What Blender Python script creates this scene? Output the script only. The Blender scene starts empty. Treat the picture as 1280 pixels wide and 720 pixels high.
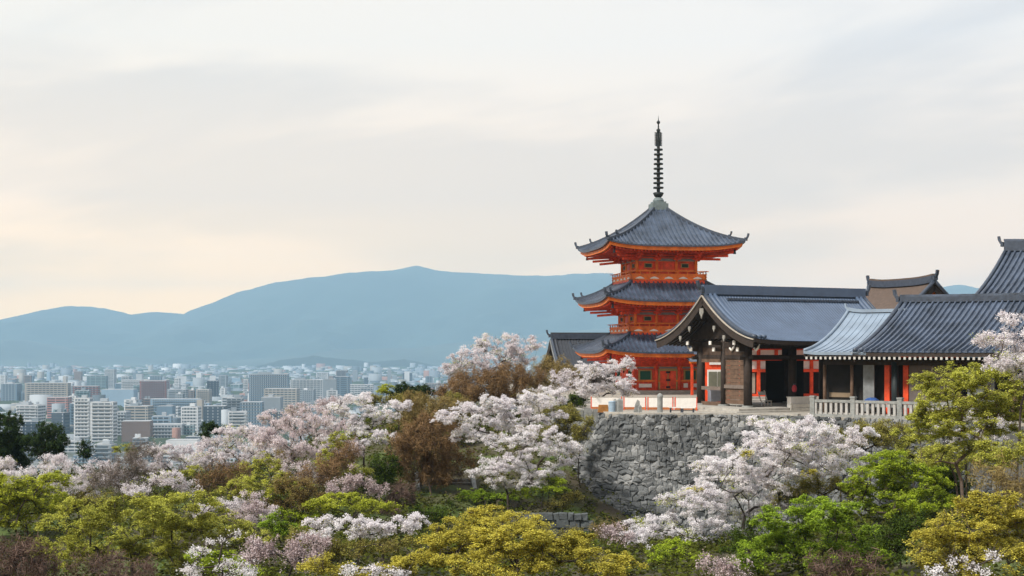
import bpy, math, random
import numpy as np
from math import radians as R, sin, cos, pi

# ------------------------------------------------------------------ camera, sky, sun, exposure
sc = bpy.context.scene
COL = sc.collection
F = 1778.0                       # focal length in photograph pixels (50 mm on 36 mm)
HZ = 438.0                       # eye-level row
EYE = 5.0
cd = bpy.data.cameras.new('camera')
cam = bpy.data.objects.new('camera', cd); COL.objects.link(cam)
cam.location = (0, 0, EYE); cam.rotation_euler = (R(90), 0, 0)
cd.sensor_width = 36; cd.lens = 50; cd.shift_y = (HZ-360)/1280
cd.clip_start = 0.5; cd.clip_end = 60000
sc.camera = cam

SUN_EL, SUN_AZ = 46, 234         # azimuth clockwise from +Y
def world():
    w = bpy.data.worlds.new('World'); sc.world = w; w.use_nodes = True
    nt = w.node_tree; N = nt.nodes; L = nt.links; N.clear()
    out = N.new('ShaderNodeOutputWorld')
    sky = N.new('ShaderNodeTexSky'); sky.sky_type = 'NISHITA'; sky.sun_disc = False
    sky.sun_elevation = R(SUN_EL); sky.sun_rotation = R(SUN_AZ)
    b1 = N.new('ShaderNodeBackground'); b1.inputs[1].default_value = 0.10
    L.new(sky.outputs[0], b1.inputs[0])
    tc = N.new('ShaderNodeTexCoord'); sx = N.new('ShaderNodeSeparateXYZ'); L.new(tc.outputs['Generated'], sx.inputs[0])
    def mth(op, a, b=None, c=None, clamp=False):
        n = N.new('ShaderNodeMath'); n.operation = op; n.use_clamp = clamp
        for i, v in enumerate((a, b, c)):
            if v is None: continue
            if isinstance(v, (int, float)): n.inputs[i].default_value = v
            else: L.new(v, n.inputs[i])
        return n.outputs[0]
    X, Y, Z = sx.outputs
    zz = mth('MAXIMUM', Z, 0.0)
    az = mth('ARCTAN2', X, Y)
    cmb = N.new('ShaderNodeCombineXYZ')
    L.new(mth('MULTIPLY', az, 3.2), cmb.inputs[0])
    L.new(mth('ADD', mth('MULTIPLY', zz, 13.0), mth('MULTIPLY', az, -1.6)), cmb.inputs[1])
    L.new(mth('MULTIPLY', Y, 0.8), cmb.inputs[2])
    n1 = N.new('ShaderNodeTexNoise'); n1.inputs['Scale'].default_value = 1.0; n1.inputs['Detail'].default_value = 4.0
    n1.inputs['Roughness'].default_value = 0.5; n1.inputs['Distortion'].default_value = 0.35
    L.new(cmb.outputs[0], n1.inputs['Vector'])
    rp = N.new('ShaderNodeValToRGB'); rp.color_ramp.interpolation = 'EASE'
    e = rp.color_ramp.elements; e[0].position = 0.40; e[0].color = (0, 0, 0, 1); e[1].position = 0.63; e[1].color = (1, 1, 1, 1)
    L.new(n1.outputs[0], rp.inputs[0])
    def ramp(stops):
        r_ = N.new('ShaderNodeValToRGB'); cr = r_.color_ramp
        for q, (p, c) in enumerate(stops):
            e = cr.elements[q] if q < 2 else cr.elements.new(p)
            e.position = p; e.color = tuple(v/3 for v in c)+(1,)
        L.new(mth('MULTIPLY', zz, 2.0, clamp=True), r_.inputs[0]); return r_.outputs[0]
    lf = ramp(SKY_LEFT); rt = ramp(SKY_RIGHT)
    left = N.new('ShaderNodeMapRange'); left.inputs[1].default_value = 0.36; left.inputs[2].default_value = -0.30; left.interpolation_type = 'SMOOTHSTEP'
    L.new(az, left.inputs[0])
    def mix(f, a, b, mode='MIX'):
        m = N.new('ShaderNodeMix'); m.data_type = 'RGBA'; m.blend_type = mode
        if isinstance(f, (int, float)): m.inputs[0].default_value = f
        else: L.new(f, m.inputs[0])
        for q, v in ((6, a), (7, b)):
            if isinstance(v, tuple): m.inputs[q].default_value = v+(1,)
            else: L.new(v, m.inputs[q])
        return m.outputs[2]
    base = mix(left.outputs[0], rt, lf)
    tint = mix(rp.outputs[0], CLOUD_LIT, CLOUD_GREY)
    col0 = mix(1.0, base, tint, 'MULTIPLY')
    vm = N.new('ShaderNodeVectorMath'); vm.operation = 'SCALE'; vm.inputs['Scale'].default_value = 3.0; L.new(col0, vm.inputs[0]); col = vm.outputs[0]
    b2 = N.new('ShaderNodeBackground'); b2.inputs[1].default_value = 1.0
    L.new(col, b2.inputs[0])
    ms = N.new('ShaderNodeMixShader'); ms.inputs[0].default_value = 0.93
    L.new(b1.outputs[0], ms.inputs[1]); L.new(b2.outputs[0], ms.inputs[2]); L.new(ms.outputs[0], out.inputs[0])
# sky radiance against 2*sin(elevation), towards the low sun's side (left) and away from it
CLOUD_LIT = (1.02, 0.995, 0.965); CLOUD_GREY = (0.82, 0.83, 0.855)
SKY_LEFT = [(0.0, (3.2, 1.8, 0.30)), (1.0, (1.02, 1.02, 1.02)), (0.075, (3.1, 1.68, 0.32)), (0.13, (2.15, 1.36, 0.60)), (0.21, (1.56, 1.16, 0.79)), (0.42, (1.14, 1.065, 0.965))]
SKY_RIGHT = [(0.0, (2.8, 1.5, 0.40)), (1.0, (1.0, 1.0, 1.02)), (0.075, (2.6, 1.42, 0.50)), (0.13, (1.75, 1.14, 0.64)), (0.22, (1.30, 1.02, 0.78)), (0.42, (1.10, 1.04, 0.99))]
world()
sl = bpy.data.lights.new('sun', 'SUN'); sl.energy = 4.9; sl.angle = R(7); sl.color = (1.0, 0.94, 0.84)
so = bpy.data.objects.new('sun', sl); COL.objects.link(so)
so.rotation_euler = (R(90-SUN_EL), 0, R(180-SUN_AZ))
vs = sc.view_settings; vs.view_transform = 'Standard'; vs.look = 'None'; vs.exposure = 0; vs.gamma = 1; vs.use_curve_mapping = False
sc.cycles.max_bounces = 6; sc.cycles.diffuse_bounces = 3; sc.cycles.glossy_bounces = 2
sc.cycles.transmission_bounces = 4; sc.cycles.volume_bounces = 2; sc.cycles.transparent_max_bounces = 8
sc.cycles.use_denoising = True
sc.render.use_persistent_data = False

def at(px, py, D): return np.array([(px-640)*D/F, D, EYE-(py-HZ)*D/F])
def m_of(px, D): return px*D/F

# ------------------------------------------------------------------ materials
MC = {}
def nodes(m):
    m.use_nodes = True; return m.node_tree.nodes, m.node_tree.links, m.node_tree.nodes['Principled BSDF']
def mat(name, c, rough=0.7, var=0.25, scale=1.5, bump=0.0, bscale=8, c2=None, metal=0.0, spec=0.4):
    if name in MC: return MC[name]
    m = bpy.data.materials.new(name); N, L, b = nodes(m)
    tc = N.new('ShaderNodeTexCoord')
    n = N.new('ShaderNodeTexNoise'); n.inputs['Scale'].default_value = scale; n.inputs['Detail'].default_value = 5
    n.inputs['Roughness'].default_value = 0.65; L.new(tc.outputs['Object'], n.inputs['Vector'])
    rp = N.new('ShaderNodeValToRGB'); e = rp.color_ramp.elements; e[0].position = 0.3; e[1].position = 0.7
    c2 = c2 or tuple(x*(1-var) for x in c); c1 = tuple(min(1, x*(1+var*0.6)) for x in c)
    e[0].color = tuple(c2)+(1,); e[1].color = c1+(1,)
    L.new(n.outputs[0], rp.inputs[0]); L.new(rp.outputs[0], b.inputs['Base Color'])
    b.inputs['Roughness'].default_value = rough; b.inputs['Metallic'].default_value = metal
    b.inputs['Specular IOR Level'].default_value = spec
    if bump:
        n2 = N.new('ShaderNodeTexNoise'); n2.inputs['Scale'].default_value = bscale; n2.inputs['Detail'].default_value = 4
        L.new(tc.outputs['Object'], n2.inputs['Vector'])
        bp = N.new('ShaderNodeBump'); bp.inputs['Strength'].default_value = bump; bp.inputs['Distance'].default_value = 0.1
        L.new(n2.outputs[0], bp.inputs['Height']); L.new(bp.outputs[0], b.inputs['Normal'])
    MC[name] = m; return m
def leafmat(name, cols, trans=0.35, spots=None):
    """cols: list of base colours spread over single leaves and, more slowly, over clumps"""
    if name in MC: return MC[name]
    m = bpy.data.materials.new(name); m.use_nodes = True; N = m.node_tree.nodes; L = m.node_tree.links; N.clear()
    out = N.new('ShaderNodeOutputMaterial')
    g = N.new('ShaderNodeNewGeometry'); tc = N.new('ShaderNodeTexCoord')
    n = N.new('ShaderNodeTexNoise'); n.inputs['Scale'].default_value = 0.55; n.inputs['Detail'].default_value = 3
    L.new(tc.outputs['Object'], n.inputs['Vector'])
    a = N.new('ShaderNodeMath'); a.operation = 'MULTIPLY_ADD'; a.inputs[1].default_value = 0.55; L.new(g.outputs['Random Per Island'], a.inputs[0])
    s = N.new('ShaderNodeMapRange'); s.inputs[1].default_value = 0.3; s.inputs[2].default_value = 0.7; s.inputs[3].default_value = 0; s.inputs[4].default_value = 0.45
    L.new(n.outputs[0], s.inputs[0]); L.new(s.outputs[0], a.inputs[2])
    rp = N.new('ShaderNodeValToRGB'); cr = rp.color_ramp
    for i, c in enumerate(cols):
        p = i/(len(cols)-1)
        e = cr.elements[0] if i == 0 else (cr.elements[1] if i == len(cols)-1 else cr.elements.new(p))
        e.position = p; e.color = tuple(c)+(1,)
    L.new(a.outputs[0], rp.inputs[0])
    d = N.new('ShaderNodeBsdfDiffuse'); t = N.new('ShaderNodeBsdfTranslucent'); mx = N.new('ShaderNodeMixShader'); mx.inputs[0].default_value = trans
    L.new(rp.outputs[0], d.inputs[0]); L.new(rp.outputs[0], t.inputs[0]); L.new(d.outputs[0], mx.inputs[1]); L.new(t.outputs[0], mx.inputs[2])
    L.new(mx.outputs[0], out.inputs[0]); MC[name] = m; return m

tileM = mat('roof tile', (0.070, 0.094, 0.142), 0.32, 0.6, 0.7, 0.35, 9, spec=0.6)
tileL = mat('smooth pale roof', (0.22, 0.285, 0.37), 0.34, 0.22, 0.6, 0.08, 3, spec=0.6)
tileG = mat('gate roof tile', (0.080, 0.118, 0.190), 0.5, 0.22, 0.8, 0.15, 9, spec=0.5)
ridgeM = mat('ridge tile', (0.05, 0.065, 0.095), 0.4, 0.35, 3, 0.2, 9)
oxideM = mat('grey verdigris stone', (0.15, 0.19, 0.20), 0.7, 0.25, 3)
bronzeM = mat('dark bronze', (0.022, 0.028, 0.03), 0.5, 0.3, 4, metal=0.4)
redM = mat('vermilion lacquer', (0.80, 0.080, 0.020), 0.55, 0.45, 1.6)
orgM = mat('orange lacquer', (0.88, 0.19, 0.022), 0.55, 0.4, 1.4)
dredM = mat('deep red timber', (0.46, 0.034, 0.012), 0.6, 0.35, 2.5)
whiteM = mat('white plaster', (0.78, 0.76, 0.73), 0.8, 0.12, 2.5)
creamM = mat('cream edge paint', (0.40, 0.36, 0.31), 0.7, 0.2, 3)
greyM = mat('weathered grey board', (0.20, 0.215, 0.225), 0.7, 0.3, 2)
woodM = mat('old brown timber', (0.135, 0.082, 0.054), 0.75, 0.42, 3, 0.3, 12)
woodD = mat('dark timber', (0.035, 0.024, 0.019), 0.75, 0.4, 3, 0.25, 12)
blackM = mat('black interior shade and fittings', (0.012, 0.010, 0.009), 0.9, 0.3)  # interior shade painted as near-black colour; also plain black on door fittings
barkM = mat('cypress bark roof', (0.105, 0.076, 0.062), 0.9, 0.25, 2.5, 0.4, 14)
greenM = mat('green shutter', (0.012, 0.095, 0.06), 0.6, 0.2, 3)
goldM = mat('ochre frame', (0.42, 0.27, 0.09), 0.55, 0.2, 3)
stoneM = mat('pale cut stone', (0.40, 0.38, 0.345), 0.85, 0.28, 2.2, 0.3, 10)
stoneG = mat('grey cut stone', (0.27, 0.28, 0.275), 0.85, 0.35, 2.5, 0.4, 8)
blueM = mat('blue cloth', (0.03, 0.09, 0.30), 0.8, 0.3, 4)
tankM = mat('pale blue drum', (0.28, 0.38, 0.48), 0.6, 0.15, 4)
barkT = mat('tree bark', (0.055, 0.042, 0.034), 0.9, 0.45, 6, 0.4, 20)
barkB = mat('pale twig bark', (0.13, 0.095, 0.075), 0.9, 0.35, 6)

# ------------------------------------------------------------------ mesh helpers
class MB:
    def __init__(s): s.v = []; s.f = []
    def add(s, vs, fs, M=None):
        o = len(s.v)
        for p in vs: s.v.append(tuple(M(p)) if M else tuple(p))
        for f in fs: s.f.append(tuple(i+o for i in f))
        return s
    def box(s, c, d, rz=0.0, M=None, taper=1.0):
        hx, hy, hz = d[0]/2, d[1]/2, d[2]/2; vs = []
        for sz in (-1, 1):
            k = taper if sz > 0 else 1
            for sx, sy in ((-1, -1), (1, -1), (1, 1), (-1, 1)):
                x, y = sx*hx*k, sy*hy*k
                vs.append((c[0]+x*cos(rz)-y*sin(rz), c[1]+x*sin(rz)+y*cos(rz), c[2]+sz*hz))
        return s.add(vs, [(3, 2, 1, 0), (4, 5, 6, 7), (0, 1, 5, 4), (1, 2, 6, 5), (2, 3, 7, 6), (3, 0, 4, 7)], M)
    def span(s, a, b, w, h, M=None):
        """a bar from a to b, width w (horizontal) and height h"""
        return s.sweep([a, b], w, h, M)
    def sweep(s, pts, w, h, M=None, w2=None):
        """rectangular section carried along a path; pts at the section's centre"""
        P = [np.array(p, float) for p in pts]; vs = []; fs = []; n = len(P)
        for i, p in enumerate(P):
            t = P[min(i+1, n-1)]-P[max(i-1, 0)]; t /= np.linalg.norm(t)+1e-9
            side = np.cross(t, (0, 0, 1)); l = np.linalg.norm(side)
            side = side/l if l > 1e-4 else np.array((1.0, 0, 0)); up = np.cross(side, t)
            wt = (w2 if w2 is not None else w)
            for a, b in ((-1, -1), (1, -1), (1, 1), (-1, 1)):
                ww = w if b < 0 else wt
                vs.append(p+side*a*ww/2+up*b*h/2)
        for i in range(n-1):
            for k in range(4): fs.append((i*4+k, i*4+(k+1) % 4, i*4+4+(k+1) % 4, i*4+4+k))
        fs += [(3, 2, 1, 0), tuple((n-1)*4+k for k in range(4))]
        return s.add(vs, fs, M)
    def cyl(s, c, r, h, n=12, M=None, r2=None):
        r2 = r if r2 is None else r2; vs = []
        for z, rr in ((0, r), (h, r2)):
            for k in range(n): vs.append((c[0]+rr*cos(2*pi*k/n), c[1]+rr*sin(2*pi*k/n), c[2]+z))
        fs = [(k, (k+1) % n, n+(k+1) % n, n+k) for k in range(n)]+[tuple(range(n))[::-1], tuple(range(n, 2*n))]
        return s.add(vs, fs, M)
    def lathe(s, c, prof, n=12, M=None):
        vs = []; fs = []
        for r, z in prof:
            for k in range(n): vs.append((c[0]+r*cos(2*pi*k/n), c[1]+r*sin(2*pi*k/n), c[2]+z))
        for i in range(len(prof)-1):
            for k in range(n): fs.append((i*n+k, i*n+(k+1) % n, (i+1)*n+(k+1) % n, (i+1)*n+k))
        fs += [tuple(range(n))[::-1], tuple((len(prof)-1)*n+k for k in range(n))]
        return s.add(vs, fs, M)
    def tube(s, pts, r, n=6, M=None):
        P = [np.array(p, float) for p in pts]; vs = []; fs = []
        for i, p in enumerate(P):
            t = P[min(i+1, len(P)-1)]-P[max(i-1, 0)]; t /= np.linalg.norm(t)+1e-9
            a = np.cross(t, (0, 0, 1)); a = a if np.linalg.norm(a) > 1e-3 else np.array((1.0, 0, 0)); a /= np.linalg.norm(a); b = np.cross(a, t)
            rr = r[i] if hasattr(r, '__len__') else r
            for k in range(n): vs.append(p+a*cos(2*pi*k/n)*rr+b*sin(2*pi*k/n)*rr)
        for i in range(len(P)-1):
            for k in range(n): fs.append((i*n+k, i*n+(k+1) % n, (i+1)*n+(k+1) % n, (i+1)*n+k))
        fs += [tuple(range(n))[::-1], tuple((len(P)-1)*n+k for k in range(n))]
        return s.add(vs, fs, M)
    def prism(s, outline, y0, y1, M=None):
        """outline of (x, z) extruded along y"""
        n = len(outline); vs = [(x, y0, z) for x, z in outline]+[(x, y1, z) for x, z in outline]
        fs = [(k, (k+1) % n, n+(k+1) % n, n+k) for k in range(n)]+[tuple(range(n))[::-1], tuple(range(n, 2*n))]
        return s.add(vs, fs, M)
    def build(s, name, m, parent=None, smooth=False):
        me = bpy.data.meshes.new(name); me.from_pydata(s.v, [], s.f); me.materials.append(m); me.update()
        if smooth:
            for p in me.polygons: p.use_smooth = True
        o = bpy.data.objects.new(name, me); COL.objects.link(o)
        if parent: o.parent = parent
        return o
def fastmesh(name, V, Q, m, smooth=False):
    V = np.asarray(V, np.float32); Q = np.asarray(Q, np.int32)
    me = bpy.data.meshes.new(name); me.vertices.add(len(V)); me.vertices.foreach_set('co', V.ravel())
    me.loops.add(Q.size); me.loops.foreach_set('vertex_index', Q.ravel())
    me.polygons.add(len(Q)); me.polygons.foreach_set('loop_start', np.arange(0, Q.size, Q.shape[1], dtype=np.int32))
    try: me.polygons.foreach_set('loop_total', np.full(len(Q), Q.shape[1], dtype=np.int32))
    except Exception: pass
    if smooth: me.polygons.foreach_set('use_smooth', np.ones(len(Q), bool))
    me.materials.append(m); me.update(calc_edges=True)
    return me
def link(name, me, parent=None):
    o = bpy.data.objects.new(name, me); COL.objects.link(o)
    if parent: o.parent = parent
    return o
def thing(name, label, cat, loc=(0, 0, 0), rz=0, group=None):
    o = bpy.data.objects.new(name, None); COL.objects.link(o); o.location = tuple(loc); o.rotation_euler = (0, 0, rz)
    o['label'] = label; o['category'] = cat; o.empty_display_size = 0.5
    if group: o['group'] = group
    return o
def tag(o, label, cat, group=None):
    o['label'] = label; o['category'] = cat
    if group: o['group'] = group
    return o
def struct(o): o['kind'] = 'structure'; return o
def stuff(o, label=None, cat=None):
    o['kind'] = 'stuff'
    if label: o['label'] = label; o['category'] = cat
    return o

# ------------------------------------------------------------------ fractal noise for terrain
def vnoise(x, y, seed=0):
    x = np.asarray(x, float); y = np.asarray(y, float)
    xi = np.floor(x).astype(np.int64); yi = np.floor(y).astype(np.int64); xf = x-xi; yf = y-yi
    def h(a, b):
        n = (a*374761393+b*668265263+seed*1442695041) & 0x7fffffff
        n = ((n ^ (n >> 13))*1274126177) & 0x7fffffff
        return ((n ^ (n >> 16)) & 0xffff)/65535.0
    u = xf*xf*(3-2*xf); v = yf*yf*(3-2*yf)
    return (h(xi, yi)*(1-u)+h(xi+1, yi)*u)*(1-v)+(h(xi, yi+1)*(1-u)+h(xi+1, yi+1)*u)*v
def fbm(x, y, o=5, seed=0):
    t = 0; a = 0.5
    for k in range(o): t = t+a*vnoise(x, y, seed+k*17); x = x*2.03+5.1; y = y*2.03+9.7; a *= 0.5
    return t

# ------------------------------------------------------------------ the trees' list (crowns first, the hillside follows them)
TR = []   # name, label, category, depth, lobes [(px, py, w, h)], kind, trunk height below crown
def T(name, label, D, lobes, kind, trunk=1.4, cov=1.0, cat='tree', group=None): TR.append((name, label, cat, D, lobes, kind, trunk, cov, group))
CH = 'cherry_tree'
# cherries
T(CH, 'white cherry tree with layered drooping boughs left of the stone wall', 103,
  [(575, 520, 70, 26), (610, 505, 80, 30), (655, 512, 110, 50), (680, 495, 60, 26), (620, 538, 110, 36), (580, 545, 50, 20), (660, 552, 120, 44), (700, 560, 60, 28), (640, 582, 110, 30), (600, 590, 40, 14), (625, 604, 70, 16), (665, 600, 40, 18)], 'white', 2.4)
T(CH, 'pale pink cherry tree on the hilltop left of the dark tiled roof', 140,
  [(590, 445, 50, 28), (622, 432, 70, 32), (655, 430, 50, 24), (600, 460, 70, 22), (565, 462, 34, 18), (645, 448, 50, 20)], 'pale', 2.0)
T(CH, 'white cherry tree before the red lowest storey of the pagoda', 121,
  [(750, 470, 60, 36), (775, 455, 40, 24), (760, 488, 70, 22), (735, 462, 30, 18), (728, 482, 40, 26), (785, 478, 26, 18)], 'white', 1.3)
T(CH, 'large white cherry tree in full bloom covering the right foot of the stone wall', 88,
  [(1010, 540, 110, 44), (960, 560, 110, 50), (1040, 560, 70, 36), (910, 590, 100, 46), (985, 600, 110, 44), (860, 620, 90, 46), (930, 630, 120, 50), (820, 655, 80, 40), (880, 665, 90, 40), (1050, 585, 40, 20), (905, 690, 60, 30), (800, 672, 40, 18), (950, 530, 50, 20), (1000, 575, 80, 34), (1075, 545, 50, 26), (1000, 555, 120, 40), (900, 610, 90, 40), (955, 590, 100, 40)], 'white', 2.2, 1.6)
T(CH, 'low cherry tree with one flat spreading white bough below the stone steps', 72,
  [(400, 652, 50, 14), (440, 655, 70, 22), (490, 655, 80, 24), (450, 668, 100, 18), (520, 648, 30, 10), (395, 668, 40, 10)], 'white', 2.0)
T(CH, 'white cherry tree with dark forked limbs beside the brown bare trees', 112,
  [(445, 500, 50, 24), (480, 515, 60, 30), (440, 530, 70, 34), (500, 507, 34, 18), (470, 548, 60, 26), (420, 512, 40, 20), (415, 548, 44, 22)], 'white', 2.4)
T(CH, 'rosy pink cherry tree in the middle of the left hillside', 105,
  [(385, 530, 90, 44), (350, 560, 70, 40), (410, 560, 90, 40), (370, 590, 80, 30), (330, 545, 40, 26)], 'pink', 2.2, 0.8)
T(CH, 'lilac white cherry tree directly below the city, right of the black pine', 120,
  [(300, 545, 70, 34), (265, 560, 60, 30), (330, 560, 60, 34), (290, 575, 90, 30), (245, 575, 40, 20)], 'pale', 2.0)
T(CH, 'pink cherry tree rising against the grey office blocks', 130,
  [(385, 512, 60, 26), (350, 522, 60, 26), (410, 505, 40, 20), (370, 535, 70, 22)], 'pink', 2.0, 0.8)
T(CH, 'pale cherry tree below the long white city roof', 128,
  [(215, 565, 60, 24), (185, 572, 50, 24), (240, 572, 50, 20), (205, 585, 80, 20)], 'pale', 2.0)
T(CH, 'thin washed-out cherry tree right of the dark conifers', 112,
  [(75, 582, 60, 30), (120, 590, 60, 36), (90, 610, 80, 30), (150, 600, 50, 30)], 'pale', 2.0, 0.75)
T(CH, 'small cherry tree at the left edge under the conifers', 112, [(8, 582, 40, 20), (30, 590, 30, 12)], 'pale', 1.5)
T(CH, 'white cherry sprays over bright green leaves at the bottom edge, left part', 58,
  [(270, 676, 26, 6), (292, 668, 20, 5), (250, 690, 34, 6), (285, 702, 50, 8), (240, 708, 34, 7), (310, 710, 40, 8), (262, 718, 70, 8)], 'white', 1.3, 0.8)
T(CH, 'dusty mauve cherry tree low between the green maple and the flat white bough', 66,
  [(340, 685, 70, 34), (380, 695, 60, 34), (310, 700, 50, 24), (400, 675, 40, 22)], 'mauve', 1.5)
T(CH, 'small peach pink cherry tree above the mauve one', 86, [(318, 630, 40, 34), (330, 645, 50, 24), (300, 640, 26, 20)], 'pink', 1.5)
T(CH, 'white cherry tree leaning over the striped tiled roof at the right edge', 70,
  [(1262, 400, 34, 22), (1275, 428, 44, 34), (1235, 425, 50, 14), (1255, 450, 60, 26), (1285, 460, 50, 34), (1305, 430, 50, 50)], 'pale', 5.0, 1.1)
T(CH, 'faded cherry tree mingled with the yellow green tree at the right', 84,
  [(1190, 520, 50, 20), (1215, 545, 60, 30), (1170, 535, 30, 14), (1250, 530, 50, 30)], 'pale', 1.5, 0.6)
T(CH, 'small mauve cherry tree behind the low green maple below the forked cherry', 92, [(445, 602, 50, 16), (420, 612, 40, 12), (465, 612, 36, 12)], 'mauve', 1.5)
T(CH, 'sprig-like white cherry at the bottom right corner', 47, [(1195, 700, 30, 8), (1225, 712, 40, 8), (1245, 695, 24, 6), (1180, 716, 40, 8)], 'white', 1.2, 0.8)
T(CH, 'white cherry tips at the bottom edge before the golden maple', 50, [(470, 716, 60, 9), (440, 712, 30, 6), (505, 716, 30, 6)], 'white', 1.2)
T(CH, 'half-faded cherry tree between hilltop and pagoda cherry', 127, [(700, 470, 40, 20), (720, 480, 34, 20), (690, 488, 40, 14)], 'pale', 1.3, 0.6)
T(CH, 'whitish cherry tree inside the olive trees left of the rosy one', 97, [(205, 598, 50, 22), (240, 608, 50, 18), (170, 610, 40, 20)], 'pale', 1.6, 0.7)
T(CH, 'slim cherry tree overhanging the left corner of the stone wall', 108, [(708, 575, 40, 14), (690, 590, 40, 14), (718, 560, 28, 12)], 'white', 1.4)
# leaf trees
MP = 'maple_tree'
T(MP, 'golden yellow maple with a wide dome crown at the bottom centre', 60,
  [(600, 655, 130, 50), (560, 675, 90, 40), (640, 668, 120, 50), (690, 690, 110, 44), (740, 700, 60, 34), (520, 695, 80, 30), (620, 700, 160, 40), (490, 712, 60, 20), (770, 706, 70, 26), (720, 678, 60, 28)], 'gold', 1.6, 1.15)
T(MP, 'broad olive green maple with bare limbs showing, lower left', 72,
  [(100, 650, 100, 50), (160, 635, 100, 46), (230, 640, 110, 50), (190, 670, 150, 50), (80, 685, 110, 40), (270, 660, 80, 40), (140, 690, 120, 40), (220, 695, 90, 36)], 'olive', 1.8, 1.05)
T(MP, 'bright yellow green maple at the left edge', 86, [(25, 610, 70, 40), (60, 625, 60, 36), (20, 645, 60, 40), (70, 600, 40, 24), (-10, 620, 60, 60)], 'lime', 1.6)
T(MP, 'fresh green maple low right of the big white cherry', 66,
  [(985, 650, 90, 40), (1030, 640, 90, 44), (1060, 665, 90, 44), (970, 680, 90, 36), (1020, 695, 120, 40), (1090, 690, 70, 40), (935, 700, 60, 30)], 'green', 1.6, 1.15)
T(MP, 'vivid lime maple standing in the middle of the right hillside', 80,
  [(1110, 580, 80, 40), (1085, 600, 70, 40), (1140, 600, 90, 50), (1110, 625, 110, 44), (1160, 625, 70, 36)], 'lime2', 1.6, 1.1)
T(MP, 'golden olive maple filling the bottom right corner', 54,
  [(1240, 640, 80, 50), (1200, 660, 90, 44), (1270, 670, 80, 60), (1170, 680, 70, 40), (1220, 695, 140, 50), (1160, 705, 60, 24)], 'gold', 1.5, 1.1)
T('young_tree', 'airy yellow green tree with bare upright stems before the striped roof', 76,
  [(1190, 470, 60, 30), (1215, 490, 90, 40), (1175, 500, 60, 30), (1245, 480, 60, 40), (1200, 525, 80, 34), (1165, 540, 60, 30), (1250, 520, 70, 50), (1155, 470, 30, 14), (1270, 500, 50, 60), (1220, 465, 60, 24), (1165, 485, 40, 20), (1180, 515, 60, 24), (1235, 505, 70, 34), (1150, 520, 40, 20), (1190, 560, 70, 26), (1235, 560, 60, 30), (1160, 575, 40, 20)], 'young', 4.5, 1.3)
T('shrub', 'mottled olive and rust shrubs below the grey stone balustrade', 97, [(1085, 538, 70, 24), (1115, 545, 70, 30), (1060, 550, 50, 24)], 'rustolive', 0.8, cat='shrub')
T('shrub', 'olive shrub right of the balustrade end behind the yellow green tree', 94, [(1150, 545, 60, 34), (1135, 562, 60, 26)], 'olive', 0.8, cat='shrub')
T(MP, 'yellow green maple in front of the rosy cherry', 95, [(330, 600, 70, 30), (300, 615, 70, 30), (360, 612, 60, 26)], 'young', 1.4)
T(MP, 'small flat-topped yellow green maple above the flat white bough', 86, [(440, 625, 70, 24), (405, 632, 50, 20), (470, 632, 50, 18)], 'lime', 1.4)
T(MP, 'reddish budding maple at the centre of the left slope', 92, [(370, 610, 60, 34), (390, 625, 60, 24), (350, 628, 40, 22)], 'rust', 1.4)
BR = 'bare_tree'
T(BR, 'brown bare-twigged tree just above the stone steps', 106, [(540, 545, 80, 50), (560, 575, 90, 50), (510, 560, 60, 50), (535, 590, 70, 30)], 'brown', 1.8, 1.1)
T(BR, 'russet bare-twigged tree on the crest left of the pagoda cherry', 131, [(600, 480, 80, 34), (640, 472, 80, 36), (570, 490, 60, 34), (620, 496, 100, 26)], 'brown', 1.6, 1.2)
T(BR, 'tawny twiggy tree between the crest and the dark tiled roof', 134, [(685, 462, 60, 26), (710, 470, 50, 28), (665, 478, 50, 20)], 'tawny', 1.4, 1.2)
T(BR, 'brown twiggy tree between the forked cherry and the crest', 120, [(530, 505, 60, 34), (565, 515, 60, 34), (545, 525, 80, 30), (510, 520, 40, 30)], 'tawny', 1.6, 1.2)
T(BR, 'leafless grey-brown tree sticking up right of the dark conifers', 104, [(150, 585, 60, 40), (180, 595, 50, 40), (130, 600, 50, 34)], 'greybare', 1.8, 0.8)
T(BR, 'thin reddish bare tree beside the rosy cherry trunk', 99, [(290, 595, 50, 40), (265, 600, 40, 30)], 'brown', 1.6, 0.6)
T(BR, 'dark maroon twiggy bush in the bottom left corner', 56, [(20, 690, 70, 44), (55, 705, 60, 34), (10, 712, 60, 40)], 'maroon', 1.2, 1.1)
T(BR, 'plum brown twiggy bush at the bottom edge right of centre', 52, [(1050, 702, 60, 26), (1085, 710, 50, 24), (1020, 712, 40, 16)], 'maroon', 1.0, 0.9)
T(BR, 'faded brown bush below the green maple limbs at left', 60, [(120, 708, 90, 30), (170, 712, 80, 24)], 'maroon', 1.2, 0.7)
T(BR, 'pinkish brown twiggy bush above the golden corner maple', 64, [(1245, 595, 60, 30), (1275, 610, 40, 34)], 'tawny', 1.2, 0.8)
CF = 'conifer'
T(CF, 'tall dark conifer cut by the left edge', 136, [(2, 535, 60, 36), (-8, 560, 60, 50), (15, 555, 34, 50), (5, 578, 70, 34)], 'dark', 2.0, 1.4)
T(CF, 'dark spreading pine right of the tall conifer', 134, [(62, 537, 40, 16), (45, 550, 40, 20), (72, 552, 30, 20), (55, 562, 60, 18)], 'dark', 1.8, 1.3)
T(CF, 'small black pine in front of the office blocks', 150, [(262, 533, 22, 10), (272, 538, 22, 10), (254, 545, 18, 8)], 'dark', 3.0, 1.4)
T(CF, 'dark evergreen mound on the ridge right of the office blocks', 150, [(512, 488, 40, 16), (530, 490, 30, 14), (500, 496, 30, 10)], 'dark', 1.2, 1.4)
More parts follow.
